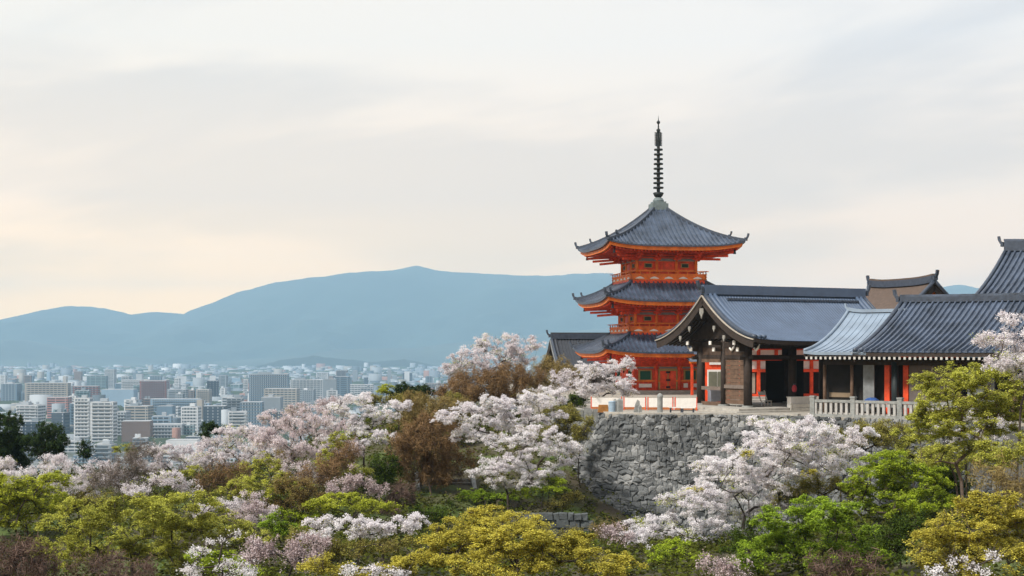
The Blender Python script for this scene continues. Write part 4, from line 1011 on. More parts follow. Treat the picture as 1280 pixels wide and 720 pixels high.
# ------------------------------------------------------------------ terrace furniture
def P0(px, D): return ((px-640)*D/F, D)
fenceseg = [(738, 778, 119.5), (779, 808, 119.0), (809, 842, 118.6), (843, 872, 118.2)]
side = ['leftmost', 'second from left', 'third from left', 'rightmost']
for i, (a, b, D) in enumerate(fenceseg):
    x0, _ = P0(a, D); x1, _ = P0(b, D)
    t = thing('fence_panel', 'white cloth fence panel with red posts below the pagoda, %s of four' % side[i], 'fence', ((x0+x1)/2, D, 0), -0.02, 'white fence panels before the pagoda')
    w = x1-x0-0.06
    MB().box((0, 0, 0.66), (w-0.16, 0.05, 0.80)).build('panel', whiteM, t)
    MB().box((0, 0, 0.16), (w-0.16, 0.07, 0.20)).build('base_board', mat('faded orange board', (0.45, 0.15, 0.05), 0.8, 0.4, 2), t)
    for s in (-1, 1): MB().box((s*(w/2-0.04), 0, 0.56), (0.07, 0.08, 1.12)).build('post', redM, t)
    MB().box((0, 0, 1.09), (w-0.16, 0.08, 0.06)).build('top_rail', stoneM, t)
def stonepost(px, D, h, r, label, sq=False, grp=None):
    x, y = P0(px, D); t = thing('stone_post', label, 'post', (x, y, 0), 0.2, grp)
    if sq: MB().box((0, 0, h/2), (2*r, 2*r, h), taper=0.9).build('shaft', stoneG, t); MB().box((0, 0, h+0.08), (2*r*.9, 2*r*.9, 0.16), taper=0.3).build('cap', stoneG, t)
    else: MB().cyl((0, 0, 0), r, h, 14).build('shaft', stoneG, t, False); MB().lathe((0, 0, h), [(r*1.12, 0), (r*1.12, 0.12), (r*0.9, 0.24), (r*0.3, 0.34)], 14).build('cap', stoneG, t)
stonepost(825, 113.2, 1.25, 0.22, 'thick round stone post standing before the middle of the white fence')
stonepost(775, 112.8, 1.05, 0.20, 'square stone post beside the pale blue drum', True)
stonepost(769, 114.2, 0.95, 0.16, 'slim square stone post behind the pale blue drum', True)
stonepost(800, 111.9, 0.0+0.55, 0.13, 'short square stone post beside the leaning stele', True)
x, y = P0(796, 112.3); t = thing('stone_stele', 'small leaning grey stele with slanted top on the wall edge', 'stele', (x, y, 0))
MB().prism([(-0.28, 0), (0.28, 0), (0.22, 1.0), (0.05, 1.12), (-0.12, 0.75)], -0.1, 0.1).build('slab', stoneG, t); MB().box((0, 0, 0.04), (0.75, 0.4, 0.08)).build('foot', stoneM, t)
x, y = P0(765, 113.2); t = thing('drum', 'pale blue drum between the stone posts at the wall corner', 'drum', (x, y, 0))
MB().lathe((0, 0, 0), [(0.28, 0), (0.3, 0.05), (0.28, 0.1), (0.29, 0.45), (0.28, 0.85), (0.3, 0.9), (0.27, 0.93)], 16).build('barrel', tankM, t); MB().lathe((0, 0, 0.93), [(0.25, 0), (0.24, 0.03), (0.05, 0.04)], 14).build('lid', tankM, t)
x, y = P0(754, 113.4); t = thing('low_barrier', 'squat ochre barrier beside the stone curb', 'barrier', (x, y, 0), 0.1)
MB().box((0, 0, 0.36), (0.85, 0.35, 0.62), taper=0.85).build('board', mat('ochre board', (0.36, 0.16, 0.04), 0.8, 0.4, 3), t); MB().box((0, 0, 0.03), (0.9, 0.5, 0.06)).build('foot', ridgeM, t)
x, y = P0(735, 114); t = thing('stone_curb', 'low block of rough grey curb stones at the left end of the terrace', 'curb', (x, y, -0.6), 0.05)
for i in range(3): MB().box((-0.75+i*0.75, 0.02*i, 0.42), (0.72, 0.4, 0.95+0.07*(i % 2)), taper=0.94).build('block', stoneG, t)
x, y = P0(870, 113.5); 
def bench(px, D, label, ln=1.8, rot=0.1, m_=whiteM):
    x, y = P0(px, D); t = thing('bench', label, 'bench', (x, y, 0), rot)
    MB().box((0, 0, 0.42), (ln, 0.4, 0.07)).build('seat', m_, t)
    for s in (-1, 1):
        MB().box((s*ln*0.4, 0.14, 0.19), (0.07, 0.07, 0.38)).build('leg', ridgeM, t); MB().box((s*ln*0.4, -0.14, 0.19), (0.07, 0.07, 0.38)).build('leg', ridgeM, t)
    MB().box((0, 0, 0.2), (ln*0.8, 0.05, 0.05)).build('stretcher', ridgeM, t)
bench(845, 114.0, 'left one of two low white benches at the wall edge', 1.1)
bench(860, 113.4, 'right one of two low white benches, next to the gate post', 1.1)
def table(px, D, label, m_, w=1.6, h=0.8, z=0.0, rz=0.3):
    x, y = P0(px, D); t = thing('offering_box', label, 'box', (x, y, z), rz)
    MB().box((0, 0, h/2+0.05), (w, 0.7, h-0.1)).build('body', m_, t); MB().box((0, 0, h+0.03), (w+0.1, 0.8, 0.07)).build('lid', m_, t); MB().box((0, 0, 0.03), (w-0.1, 0.6, 0.06)).build('foot', woodD, t)
table(998, 117.8, 'white cloth-covered box right of the dark corner post', whiteM, 1.7, 1.1)
table(893, 128.5, 'pale box seen through the left bay of the gate', mat('pale lilac paint', (0.5, 0.52, 0.6)), 1.0, 1.1, 0.28)
x, y = P0(997, 117.3); t = thing('wooden_crate', 'weathered plank crate in front of the white cloth-covered box', 'crate', (x, y, 0), 0.3)
for z in (0.16, 0.46): MB().box((0, -0.6, z), (1.9, 0.08, 0.26)).build('slat', stoneM, t)
for s in (-1, 1): MB().box((s*0.9, -0.6, 0.32), (0.12, 0.14, 0.64)).build('corner_post', stoneM, t)
x, y = P0(993, 119.5)
t = thing('paper_lantern', 'small red and white lantern standing on a pole behind the white box', 'lantern', (x, y, 0))
MB().cyl((0, 0, 0), 0.05, 1.3, 8).build('pole', woodD, t); MB().lathe((0, 0, 1.3), [(0.1, 0.2), (0.19, 0.3), (0.22, 0.48), (0.19, 0.66), (0.1, 0.8)], 12).build('shade', mat('lantern red', (0.55, 0.06, 0.08)), t); MB().cyl((0, 0, 2.1), 0.12, 0.1, 10).build('cap', ridgeM, t)
# heap of white folding chairs inside the gate
x, y = P0(958, 121.0); t = thing('folding_chair', 'white folding chair leaning inside the gate passage', 'chair', (x, y, 0.28), 0.5)
MB().box((0, 0, 0.42), (0.8, 0.5, 0.06)).build('seat', whiteM, t); MB().span((-0.35, 0.3, 0.4), (-0.35, 0.75, 1.3), 0.06, 0.06).span((0.35, 0.3, 0.4), (0.35, 0.75, 1.3), 0.06, 0.06).build('back_frame', whiteM, t)
MB().box((0, 0.6, 1.05), (0.72, 0.05, 0.3)).build('backrest', whiteM, t)
for a, b in ((-1, -1), (1, -1), (-1, 1), (1, 1)): MB().box((a*0.34, b*0.22, 0.2), (0.05, 0.05, 0.4)).build('leg', whiteM, t)
# blue cloth bundle on the hall's rail
x, y = P0(1065, 104.6); v_ = MB()
rng = random.Random(3)
v_.lathe((0, 0, 0), [(0.38, 0), (0.46, 0.12), (0.40, 0.3), (0.22, 0.42), (0.06, 0.46)], 12)
for i, p in enumerate(v_.v): v_.v[i] = (p[0]*1.3+rng.uniform(-.07, .07), p[1]+rng.uniform(-.07, .07), p[2]+rng.uniform(-.04, .05)*(p[2] > .05))
o = v_.build('cloth_bundle', blueM); o.location = (HX+cos(HA)*1.0-sin(HA)*1.2, HY+sin(HA)*1.0+cos(HA)*1.2, 0.965); tag(o, 'crumpled blue cloth bundle lying on the low grey rail of the long hall', 'bundle')
# balustrade
def balustrade():
    a = np.array([22.9, 108.2]); b = np.array([31.3, 101.5]); d = b-a; L = np.linalg.norm(d); th = math.atan2(d[1], d[0])
    t = thing('balustrade', 'grey stone balustrade with square bars in front of the long hall', 'balustrade', (a[0], a[1], 0), th)
    MB().box((L/2, 0, 1.18), (L, 0.26, 0.2)).build('hand_rail', stoneG, t); MB().box((L/2, 0, 0.1), (L, 0.28, 0.2)).build('foot_rail', stoneG, t)
    lm = MC.get('pale grey stone bar') or mat('pale grey stone bar', (0.42, 0.41, 0.40), 0.85, 0.25, 3)
    for i in range(int(L/0.42)):
        x = 0.25+i*0.42; MB().box((x, 0, 0.64), (0.2, 0.18, 0.9)).build('baluster', lm, t)
    for x in (0.0, 3.3, L/2+1.6, L): MB().box((x, 0, 0.72), (0.36, 0.36, 1.44)).box((x, 0, 1.5), (0.42, 0.42, 0.12)).build('newel_post', stoneG, t)
balustrade()
# stone steps and the low wall on the slope
def steps():
    c = at(560, 632, 107); t = thing('stone_steps', 'flight of shaded stone steps climbing the slope between bare trees', 'steps', (c[0], c[1], c[2]), R(8))
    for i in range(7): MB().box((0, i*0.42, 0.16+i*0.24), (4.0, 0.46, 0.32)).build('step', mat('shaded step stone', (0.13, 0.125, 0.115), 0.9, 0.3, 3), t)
    for s in (-1, 1): MB().span((s*2.15, -0.2, 0.25), (s*2.15, 3.0, 2.1), 0.3, 0.5).build('side_curb', stoneG, t)
steps()
def lowwall():
    c = at(682, 655, 98); t = thing('low_stone_wall', 'low wall of large squared grey stones at the left foot of the high wall', 'wall', (c[0], c[1], c[2]-1.35), R(-4))
    rng = random.Random(8); mb = MB(); z = 0
    for r in range(4):
        x = -2.6+rng.uniform(-.2, .2); h = (0.62, 0.5, 0.56, 0.44)[r]
        while x < 2.6+rng.uniform(-.3, .5):
            w = rng.uniform(0.4, 1.05); hh = h*rng.uniform(0.82, 1.06); k0 = len(mb.v)
            mb.box((x+w/2, rng.uniform(-.08, .08), z+hh/2), (w-0.03, 0.7, hh-0.02), taper=rng.uniform(0.86, 0.97), rz=rng.uniform(-.05, .05))
            for q in range(k0, len(mb.v)): mb.v[q] = tuple(c_+rng.uniform(-.04, .04) for c_ in mb.v[q])
            x += w
        z += h
    mb.build('stone_blocks', mat('big grey block', (0.085, 0.095, 0.10), 0.9, 0.4, 1.3, 0.5, 5), t)
    MB().box((0.1, 0.1, z/2-0.02), (5.3, 0.5, z-0.1)).build('wall_core', MC['wall core'], t)
lowwall()

# ------------------------------------------------------------------ city
cityC = {'white': (0.56, 0.59, 0.62), 'pale grey': (0.36, 0.40, 0.44), 'grey': (0.22, 0.26, 0.30), 'blue-grey': (0.13, 0.20, 0.27), 'dark': (0.05, 0.075, 0.11), 'beige': (0.36, 0.34, 0.31), 'maroon': (0.20, 0.085, 0.08), 'brick pink': (0.42, 0.22, 0.20), 'teal': (0.17, 0.27, 0.30), 'brown': (0.18, 0.14, 0.13), 'pale blue': (0.24, 0.35, 0.46)}
cm = {k: mat('city '+k, v, 0.8, 0.12, 0.03) for k, v in cityC.items()}
def bandmat(name, pitch, frac):
    m = bpy.data.materials.new(name); N, L, b = nodes(m); tc = N.new('ShaderNodeTexCoord'); sp = N.new('ShaderNodeSeparateXYZ'); L.new(tc.outputs['Object'], sp.inputs[0])
    def mm(op, a, v):
        n_ = N.new('ShaderNodeMath'); n_.operation = op; L.new(a, n_.inputs[0])
        if isinstance(v, float): n_.inputs[1].default_value = v
        else: L.new(v, n_.inputs[1])
        return n_.outputs[0]
    u = mm('ADD', sp.outputs[0], sp.outputs[1]); u = mm('MULTIPLY', u, 1.0/pitch); fr = mm('FRACT', u, 0.0); g_ = mm('GREATER_THAN', fr, frac)
    mx = N.new('ShaderNodeMix'); mx.data_type = 'RGBA'; L.new(g_, mx.inputs[0]); mx.inputs[6].default_value = (0.045, 0.07, 0.095, 1); mx.inputs[7].default_value = (0.34, 0.37, 0.40, 1)
    L.new(mx.outputs[2], b.inputs['Base Color']); b.inputs['Roughness'].default_value = 0.4; return m
bandM = [bandmat('window row wide', 6.5, 0.82), bandmat('window row narrow', 3.6, 0.66), bandmat('window row plain', 14.0, 0.92)]
glassM = mat('city window glass', (0.05, 0.075, 0.10), 0.3, 0.3, 0.05); roofG = mat('city flat roof', (0.36, 0.38, 0.40), 0.9, 0.25, 0.05)
def Dbase(yb): return 105.0*F/(yb-HZ)
crng = random.Random(12)
def building(px0, px1, yt, yb, colr, label, windows=True, rooftop=True, group=None, rot=None, dep=None, grid=False):
    D = Dbase(yb); w = (px1-px0)*D/F; h = (yb-yt)*D/F; dep = dep or max(10, min(w*0.8, 26))
    rot = crng.uniform(-0.22, 0.22) if rot is None else rot
    w = w*0.97
    t = thing('city_building', label, 'building', (((px0+px1)/2-640)*D/F, D+dep/2, -100), rot, group)
    MB().box((0, 0, h/2), (w, dep, h)).build('wall', cm[colr], t)
    MB().box((0, 0, h+0.25), (w-0.8, dep-0.8, 0.5)).build('roof', roofG, t)
    if rooftop:
        rw = w*crng.uniform(0.2, 0.4); MB().box((crng.uniform(-.25, .25)*w, 0, h+0.5+crng.uniform(1.2, 2.2)), (rw, dep*0.4, crng.uniform(3, 4.5))).build('rooftop_house', cm[crng.choice(['white', 'pale grey', 'grey'])], t)
    if windows:
        nf = max(2, int(h/3.6)); fh = h/nf; nf2 = min(nf, 13)
        i1 = crng.choice((0.6, 1.5, 2.5)); bal = crng.random() < 0.3
        a1, b1 = w/2+0.1, dep/2-i1; a2, b2 = w/2-i1, dep/2+0.1
        ol = [(-a1, -b1), (-a2, -b1), (-a2, -b2), (a2, -b2), (a2, -b1), (a1, -b1), (a1, b1), (a2, b1), (a2, b2), (-a2, b2), (-a2, b1), (-a1, b1)]
        gm_ = bandM[crng.randrange(3)]
        for k in range(nf):
            if k >= 13: break
            z = h-fh*(k+0.5); z0_, z1_ = z-fh*0.26, z+fh*0.26; b = MB()
            b.add([(x, y, z0_) for x, y in ol]+[(x, y, z1_) for x, y in ol], [(q, (q+1) % 12, 12+(q+1) % 12, 12+q) for q in range(12)]+[tuple(range(12))[::-1], tuple(range(12, 24))])
            b.build('window_row', gm_, t)
            if bal: MB().box((0, -dep/2-0.7, z0_-0.1), (w*0.9, 1.4, 0.9)).build('balcony', cm[colr], t)
BL = [
 (92, 112, 498, 560, 'white', 'tall white apartment slab at the left, left half of the stepped white hotel', True, True),
 (112, 141, 503, 561, 'white', 'white hotel tower with rows of dark balconies, front row left', True, True),
 (20, 49, 507, 549, 'white', 'white office with dark window bands right of the tall conifer', True, True),
 (30, 84, 479, 513, 'beige', 'long beige-grey slab block with dark roof rim at the left', True, False),
 (90, 121, 483, 509, 'maroon', 'maroon block behind the white hotel', True, False),
 (58, 84, 497, 528, 'brick pink', 'pink brick block in front of the beige-grey slab', True, False),
 (66, 80, 512, 540, 'teal', 'small teal block under the pink brick block', True, False),
 (1, 22, 480, 504, 'blue-grey', 'blue-grey block at the far left behind the conifer', True, True),
 (108, 132, 470, 489, 'teal', 'teal-grey block behind the maroon one', True, False),
 (131, 143, 462, 488, 'pale grey', 'pale tower standing up behind the maroon block', True, False),
 (151, 177, 475, 494, 'white', 'white striped block in the second row', True, False),
 (126, 168, 487, 512, 'pale blue', 'wide pale blue block with windowless front', False, False),
 (174, 208, 476, 503, 'maroon', 'wide dark maroon block near the middle of the city', True, False),
 (258, 272, 476, 504, 'dark', 'slim dark navy tower in the middle rows', True, False),
 (209, 233, 487, 506, 'pale grey', 'pale frame-like block right of the wide dark maroon block', True, True),
 (245, 262, 487, 512, 'beige', 'beige gridded block left of the slim navy tower', True, False),
 (187, 248, 499, 521, 'pale blue', 'long pale glass-roofed block in the front half of the city', True, False),
 (196, 216, 508, 534, 'blue-grey', 'blank blue-grey cube in the front rows', False, False),
 (226, 248, 509, 549, 'white', 'white stepped apartment block in the front row', True, True),
 (246, 253, 500, 533, 'beige', 'narrow beige stair tower beside the white stepped block', False, False),
 (253, 281, 508, 538, 'dark', 'dark glass block with white centre bay', True, False),
 (282, 303, 498, 535, 'grey', 'grey gridded apartment block above the lilac cherry', True, True),
 (150, 186, 527, 556, 'brown', 'low purple-brown block just above the cherry crowns', False, False),
 (186, 226, 531, 553, 'pale grey', 'low pale building with arched roof line above the cherry crowns', True, False),
 (310, 360, 468, 515, 'blue-grey', 'large dark gridded office block left of the forked cherry', True, True),
 (330, 372, 486, 518, 'beige', 'light gridded block before the large dark office block', True, False),
 (362, 405, 475, 508, 'pale grey', 'white-framed gridded office block in the group of offices', True, True),
 (403, 420, 474, 508, 'grey', 'plain grey end block of the office group', False, False),
 (418, 436, 471, 505, 'blue-grey', 'blue-grey rightmost block of the office group', True, False),
 (278, 300, 497, 533, 'pale grey', 'pale block behind the grey gridded apartment block', True, True),
 (299, 327, 503, 541, 'blue-grey', 'ribbed blue-grey block above the pink cherry', True, False),
 (326, 351, 497, 538, 'grey', 'grey windowless block next to the ribbed one', False, True),
 (342, 358, 513, 537, 'white', 'small white block peeping over the pink cherry', True, False),
 (436, 466, 481, 503, 'white', 'bright white low block right of the office group', True, False),
 (484, 489, 462, 481, 'grey', 'thin grey tower near the right end of the city', False, False),
 (503, 515, 466, 478, 'dark', 'small dark cube-like block near the right end of the city', False, False),
 (395, 410, 466, 480, 'white', 'small white block above the office group', True, False),
 (420, 434, 463, 478, 'brown', 'brownish block behind the office group', True, False),
 (206, 246, 551, 574, 'white', 'long low white-roofed hall right behind the cherry crowns', False, False),
 (130, 158, 515, 552, 'pale grey', 'pale grey block touching the right side of the white hotel', True, True),
 (156, 186, 508, 540, 'beige', 'cream low-rise block left of the blank blue-grey cube', True, True),
]
for i, (a, b, yt, yb, c_, lab, win, rt) in enumerate(BL):
    building(a, b, yt, yb, c_, lab, win, rt, 'city buildings with their own landmarks', rot=crng.uniform(-.12, .12), grid=(i % 2 == 0))
ordw = ['first', 'second', 'third', 'fourth', 'fifth', 'sixth', 'seventh', 'eighth', 'ninth', 'tenth', 'eleventh', 'twelfth', 'thirteenth', 'fourteenth', 'fifteenth', 'sixteenth', 'seventeenth', 'eighteenth', 'nineteenth', 'twentieth']
rows = [(578, 'low street row', 17, 12, 30), (566, 'low-rise row', 17, 10, 28), (552, 'nearest city row', 15, 8, 26), (536, 'second city row', 17, 7, 24), (522, 'third city row', 19, 6, 22), (511, 'fourth city row', 22, 5, 20), (502, 'fifth city row', 24, 5, 19), (495, 'sixth city row', 26, 4, 17), (489, 'seventh city row', 28, 4, 15), (483.5, 'eighth city row', 32, 3, 13), (478.5, 'ninth city row', 34, 3, 11)]
cols = ['white', 'white', 'pale grey', 'pale grey', 'grey', 'blue-grey', 'blue-grey', 'beige', 'dark', 'pale blue', 'brown', 'teal', 'white', 'grey']
nmade = 0
for (yb, rn, n, wmin, wmax) in rows:
    cnt = {}
    for q in range(n):
        pc = -30+(640)*(q+crng.uniform(0.15, 0.85))/n
        w = crng.uniform(wmin, wmax); c_ = crng.choice(cols); cnt[c_] = cnt.get(c_, 0)+1
        y2 = yb+crng.uniform(-2, 2); D = Dbase(y2); hm = crng.choice([7, 9, 11, 13, 16]) if yb > 560 else crng.choice([10, 14, 18, 22, 28, 34]) if yb > 500 else crng.choice([10, 15, 20, 28, 38])
        k = cnt[c_]-1
        building(pc-w/2, pc+w/2, y2-hm*F/D, y2, c_, '%s block, %s %s one from the left in the %s' % (c_, ordw[k], c_, rn), yb > 486, yb > 498, 'city blocks in the '+rn)
        nmade += 1
# the rest of the city out to the hills as one mass
def farcity():
    r = np.random.RandomState(4); N_ = 9500
    V = []; Qs = []
    D = 1150+ (r.rand(N_)**0.75)*7600; px = r.uniform(-500, 1300, N_)
    keep = (D > 1650) | (r.rand(N_) < 0.6)
    D = D[keep]; px = px[keep]; n = len(D)
    x = (px-640)*D/F; w = r.uniform(7, 34, n)*(0.8+D/12000); d = r.uniform(8, 24, n)*(0.8+D/12000); h = r.choice([5, 6, 7, 8, 10, 13, 20, 32], n, p=[.22, .2, .18, .14, .12, .08, .04, .02])
    sgn = np.array([(-1, -1, 0), (1, -1, 0), (1, 1, 0), (-1, 1, 0), (-1, -1, 1), (1, -1, 1), (1, 1, 1), (-1, 1, 1)], float)
    V = np.stack([x[:, None]+sgn[None, :, 0]*w[:, None]/2, D[:, None]+sgn[None, :, 1]*d[:, None]/2, -100+sgn[None, :, 2]*h[:, None]], -1).reshape(-1, 3)
    f = np.array([(0, 1, 5, 4), (1, 2, 6, 5), (2, 3, 7, 6), (3, 0, 4, 7), (4, 5, 6, 7)])
    Q_ = (np.arange(n)[:, None, None]*8+f[None]).reshape(-1, 4)
    m = bpy.data.materials.new('city mass'); N, L, b = nodes(m); g = N.new('ShaderNodeNewGeometry')
    rp = N.new('ShaderNodeValToRGB'); cr = rp.color_ramp; cr.interpolation = 'CONSTANT'
    cs = [(0, (0.36, 0.40, 0.44)), (0.14, (0.24, 0.28, 0.32)), (0.42, (0.16, 0.20, 0.25)), (0.6, (0.26, 0.26, 0.25)), (0.68, (0.08, 0.11, 0.14)), (0.90, (0.52, 0.55, 0.58)), (0.93, (0.25, 0.15, 0.13))]
    for i, (p, c) in enumerate(cs):
        e = cr.elements[i] if i < 2 else cr.elements.new(p); e.position = p; e.color = c+(1,)
    L.new(g.outputs['Random Per Island'], rp.inputs[0]); L.new(rp.outputs[0], b.inputs['Base Color']); b.inputs['Roughness'].default_value = 0.85
    stuff(link('distant_city', fastmesh('distant_city', V, Q_, m)), 'countless small pale buildings of the city fading into haze before the hills', 'city')
    # tree belts between the blocks
    n = 2600; D = r.uniform(1450, 9000, n); px = r.uniform(-400, 1200, n); V = []; F_ = []
    V = np.stack([((px-640)*D/F)[:, None]+sgn[None, :, 0]*(r.uniform(6, 40, n)*(.5+D/7000))[:, None]*(1-0.4*sgn[None, :, 2]), D[:, None]+sgn[None, :, 1]*r.uniform(6, 16, n)[:, None]*(1-0.4*sgn[None, :, 2]), -100+sgn[None, :, 2]*r.uniform(6, 11, n)[:, None]], -1).reshape(-1, 3)
    V += r.uniform(-2, 2, V.shape)*np.array([1, 1, 0.5])
    Q_ = (np.arange(n)[:, None, None]*8+f[None]).reshape(-1, 4)
    stuff(link('city_trees', fastmesh('city_trees', V, Q_, mat('city greenery', (0.045, 0.07, 0.045), 0.95, 0.3, 0.02), True)), 'dark green belts of trees between the distant city blocks', 'trees')
farcity()

# ------------------------------------------------------------------ vegetation
LM = {
 'white': leafmat('white blossom', [(0.74, 0.69, 0.73), (0.91, 0.89, 0.92), (0.94, 0.93, 0.95), (0.97, 0.97, 0.98)], 0.45),
 'pale': leafmat('pale pink blossom', [(0.64, 0.57, 0.60), (0.84, 0.79, 0.84), (0.91, 0.88, 0.92), (0.94, 0.93, 0.96)], 0.42),
 'pink': leafmat('rosy blossom', [(0.50, 0.40, 0.41), (0.72, 0.63, 0.66), (0.84, 0.77, 0.81), (0.92, 0.87, 0.90)], 0.4),
 'mauve': leafmat('mauve blossom', [(0.28, 0.19, 0.18), (0.46, 0.35, 0.36), (0.64, 0.53, 0.56), (0.76, 0.67, 0.70)], 0.3),
 'gold': leafmat('golden leaf', [(0.115, 0.098, 0.016), (0.409, 0.378, 0.042), (0.673, 0.630, 0.071), (0.866, 0.780, 0.139)], 0.32),
 'olive': leafmat('olive leaf', [(0.084, 0.078, 0.024), (0.308, 0.317, 0.049), (0.532, 0.577, 0.067), (0.728, 0.750, 0.134)], 0.32),
 'lime': leafmat('lime leaf', [(0.090, 0.116, 0.014), (0.350, 0.438, 0.028), (0.600, 0.682, 0.040), (0.750, 0.798, 0.100)], 0.32),
 'lime2': leafmat('fresh lime leaf', [(0.058, 0.097, 0.011), (0.264, 0.420, 0.027), (0.480, 0.667, 0.038), (0.672, 0.816, 0.077)], 0.32),
 'green': leafmat('fresh green leaf', [(0.036, 0.074, 0.011), (0.168, 0.297, 0.023), (0.324, 0.519, 0.035), (0.504, 0.692, 0.067)], 0.32),
 'young': leafmat('young yellow green leaf', [(0.101, 0.097, 0.020), (0.390, 0.415, 0.050), (0.650, 0.696, 0.073), (0.832, 0.857, 0.166)], 0.32),
 'rustolive': leafmat('rust and olive leaf', [(0.112, 0.071, 0.040), (0.213, 0.167, 0.048), (0.338, 0.309, 0.060), (0.450, 0.438, 0.100)], 0.35),
 'rust': leafmat('rust leaf', [(0.120, 0.062, 0.038), (0.240, 0.124, 0.067), (0.348, 0.222, 0.096), (0.408, 0.334, 0.115)], 0.35),
 'brown': leafmat('brown twig', [(0.081, 0.050, 0.029), (0.161, 0.101, 0.055), (0.265, 0.166, 0.083), (0.345, 0.225, 0.115)], 0.1),
 'tawny': leafmat('tawny twig', [(0.098, 0.065, 0.034), (0.207, 0.142, 0.063), (0.322, 0.225, 0.098), (0.391, 0.308, 0.115)], 0.1),
 'greybare': leafmat('grey twig', [(0.08, 0.07, 0.06), (0.16, 0.135, 0.115), (0.24, 0.2, 0.175), (0.30, 0.25, 0.22)], 0.1),
 'maroon': leafmat('maroon twig', [(0.05, 0.03, 0.025), (0.11, 0.065, 0.055), (0.18, 0.115, 0.095), (0.26, 0.18, 0.15)], 0.1),
 'dark': leafmat('conifer needle', [(0.010, 0.022, 0.010), (0.022, 0.045, 0.018), (0.045, 0.075, 0.026), (0.07, 0.11, 0.036)], 0.15),
 'deep': leafmat('deep green leaf', [(0.02, 0.035, 0.010), (0.045, 0.075, 0.014), (0.08, 0.13, 0.02), (0.13, 0.19, 0.03)], 0.3),
}
# pad radius, pad thickness, leaf size, coverage, up-bias, aspect, pads per m2
KD = {'white': (0.44, 0.11, 0.066, 3.9, 0.25, 1.0, 2.6), 'pale': (0.46, 0.15, 0.066, 3.9, 0.2, 1.0, 2.8), 'pink': (0.46, 0.17, 0.064, 3.5, 0.2, 1.0, 2.8), 'mauve': (0.45, 0.20, 0.075, 3.8, 0.2, 1.0, 3.0),
      'gold': (0.42, 0.09, 0.068, 7.5, 0.7, 1.2, 5.5), 'olive': (0.42, 0.11, 0.068, 4.4, 0.6, 1.2, 3.2), 'lime': (0.45, 0.11, 0.072, 6.4, 0.65, 1.2, 4.4), 'lime2': (0.42, 0.10, 0.068, 7.0, 0.65, 1.2, 5.0), 'green': (0.42, 0.10, 0.068, 7.0, 0.7, 1.2, 5.0),
      'young': (0.42, 0.10, 0.070, 4.6, 0.6, 1.2, 3.6), 'rustolive': (0.45, 0.20, 0.07, 6.0, 0.5, 1.2, 4.4), 'rust': (0.45, 0.16, 0.07, 5.0, 0.6, 1.2, 4.2),
      'brown': (0.55, 0.34, 0.026, 3.6, 0.0, 14.0, 3.2), 'tawny': (0.55, 0.34, 0.026, 3.6, 0.0, 13.0, 3.2), 'greybare': (0.6, 0.4, 0.022, 1.8, 0.0, 20.0, 2.4), 'maroon': (0.45, 0.30, 0.024, 2.6, 0.0, 14.0, 3.2),
      'dark': (0.42, 0.20, 0.09, 7.5, 0.3, 1.6, 4.5), 'deep': (0.42, 0.22, 0.08, 6.5, 0.4, 1.2, 4.2)}
def leaves(rs, C, size, aspect, up):
    n = len(C); nv = rs.normal(size=(n, 3)); nv /= np.linalg.norm(nv, axis=1)[:, None]; nv[:, 2] = np.abs(nv[:, 2])
    nv = nv*(1-up*0.75)+np.array([0, 0, 1.0])*up; nv /= np.linalg.norm(nv, axis=1)[:, None]
    a = rs.normal(size=(n, 3)); a -= nv*(a*nv).sum(1)[:, None]; a /= np.linalg.norm(a, axis=1)[:, None]; b = np.cross(nv, a)
    s = size*rs.uniform(0.65, 1.35, n)[:, None]; la = a*s*math.sqrt(aspect)*0.5 if aspect < 3 else a*s*aspect*0.5; lb = b*s/(math.sqrt(aspect) if aspect < 3 else 1.0)*0.5
    V = np.stack([C-la-lb*0.7, C+la*0.2-lb, C+la+lb*0.5, C-la*0.3+lb], 1).reshape(-1, 3)
    return V, np.arange(4*n).reshape(n, 4)
def tubes(P, par, rad):
    e = np.array([(par[i], i) for i in range(1, len(P))]); A = P[e[:, 0]]; B = P[e[:, 1]]; t = B-A; t /= np.linalg.norm(t, axis=1)[:, None]+1e-9
    r0 = np.minimum(rad[e[:, 0]], rad[e[:, 1]]*1.5); r1 = rad[e[:, 1]]
    h = np.where(np.abs(t[:, 2:3]) > 0.9, np.array([[1.0, 0, 0]]), np.array([[0, 0, 1.0]])); u = np.cross(t, h); u /= np.linalg.norm(u, axis=1)[:, None]; v = np.cross(u, t)
    K = 5; an = np.arange(K)*2*pi/K; ring = u[:, None, :]*np.cos(an)[None, :, None]+v[:, None, :]*np.sin(an)[None, :, None]
    V = np.concatenate([A[:, None, :]+ring*r0[:, None, None], B[:, None, :]+ring*r1[:, None, None]], 1).reshape(-1, 3)
    q = np.array([(k, (k+1) % K, K+(k+1) % K, K+k) for k in range(K)])
    return V, (np.arange(len(e))[:, None, None]*2*K+q[None]).reshape(-1, 4)
nleaf = 0
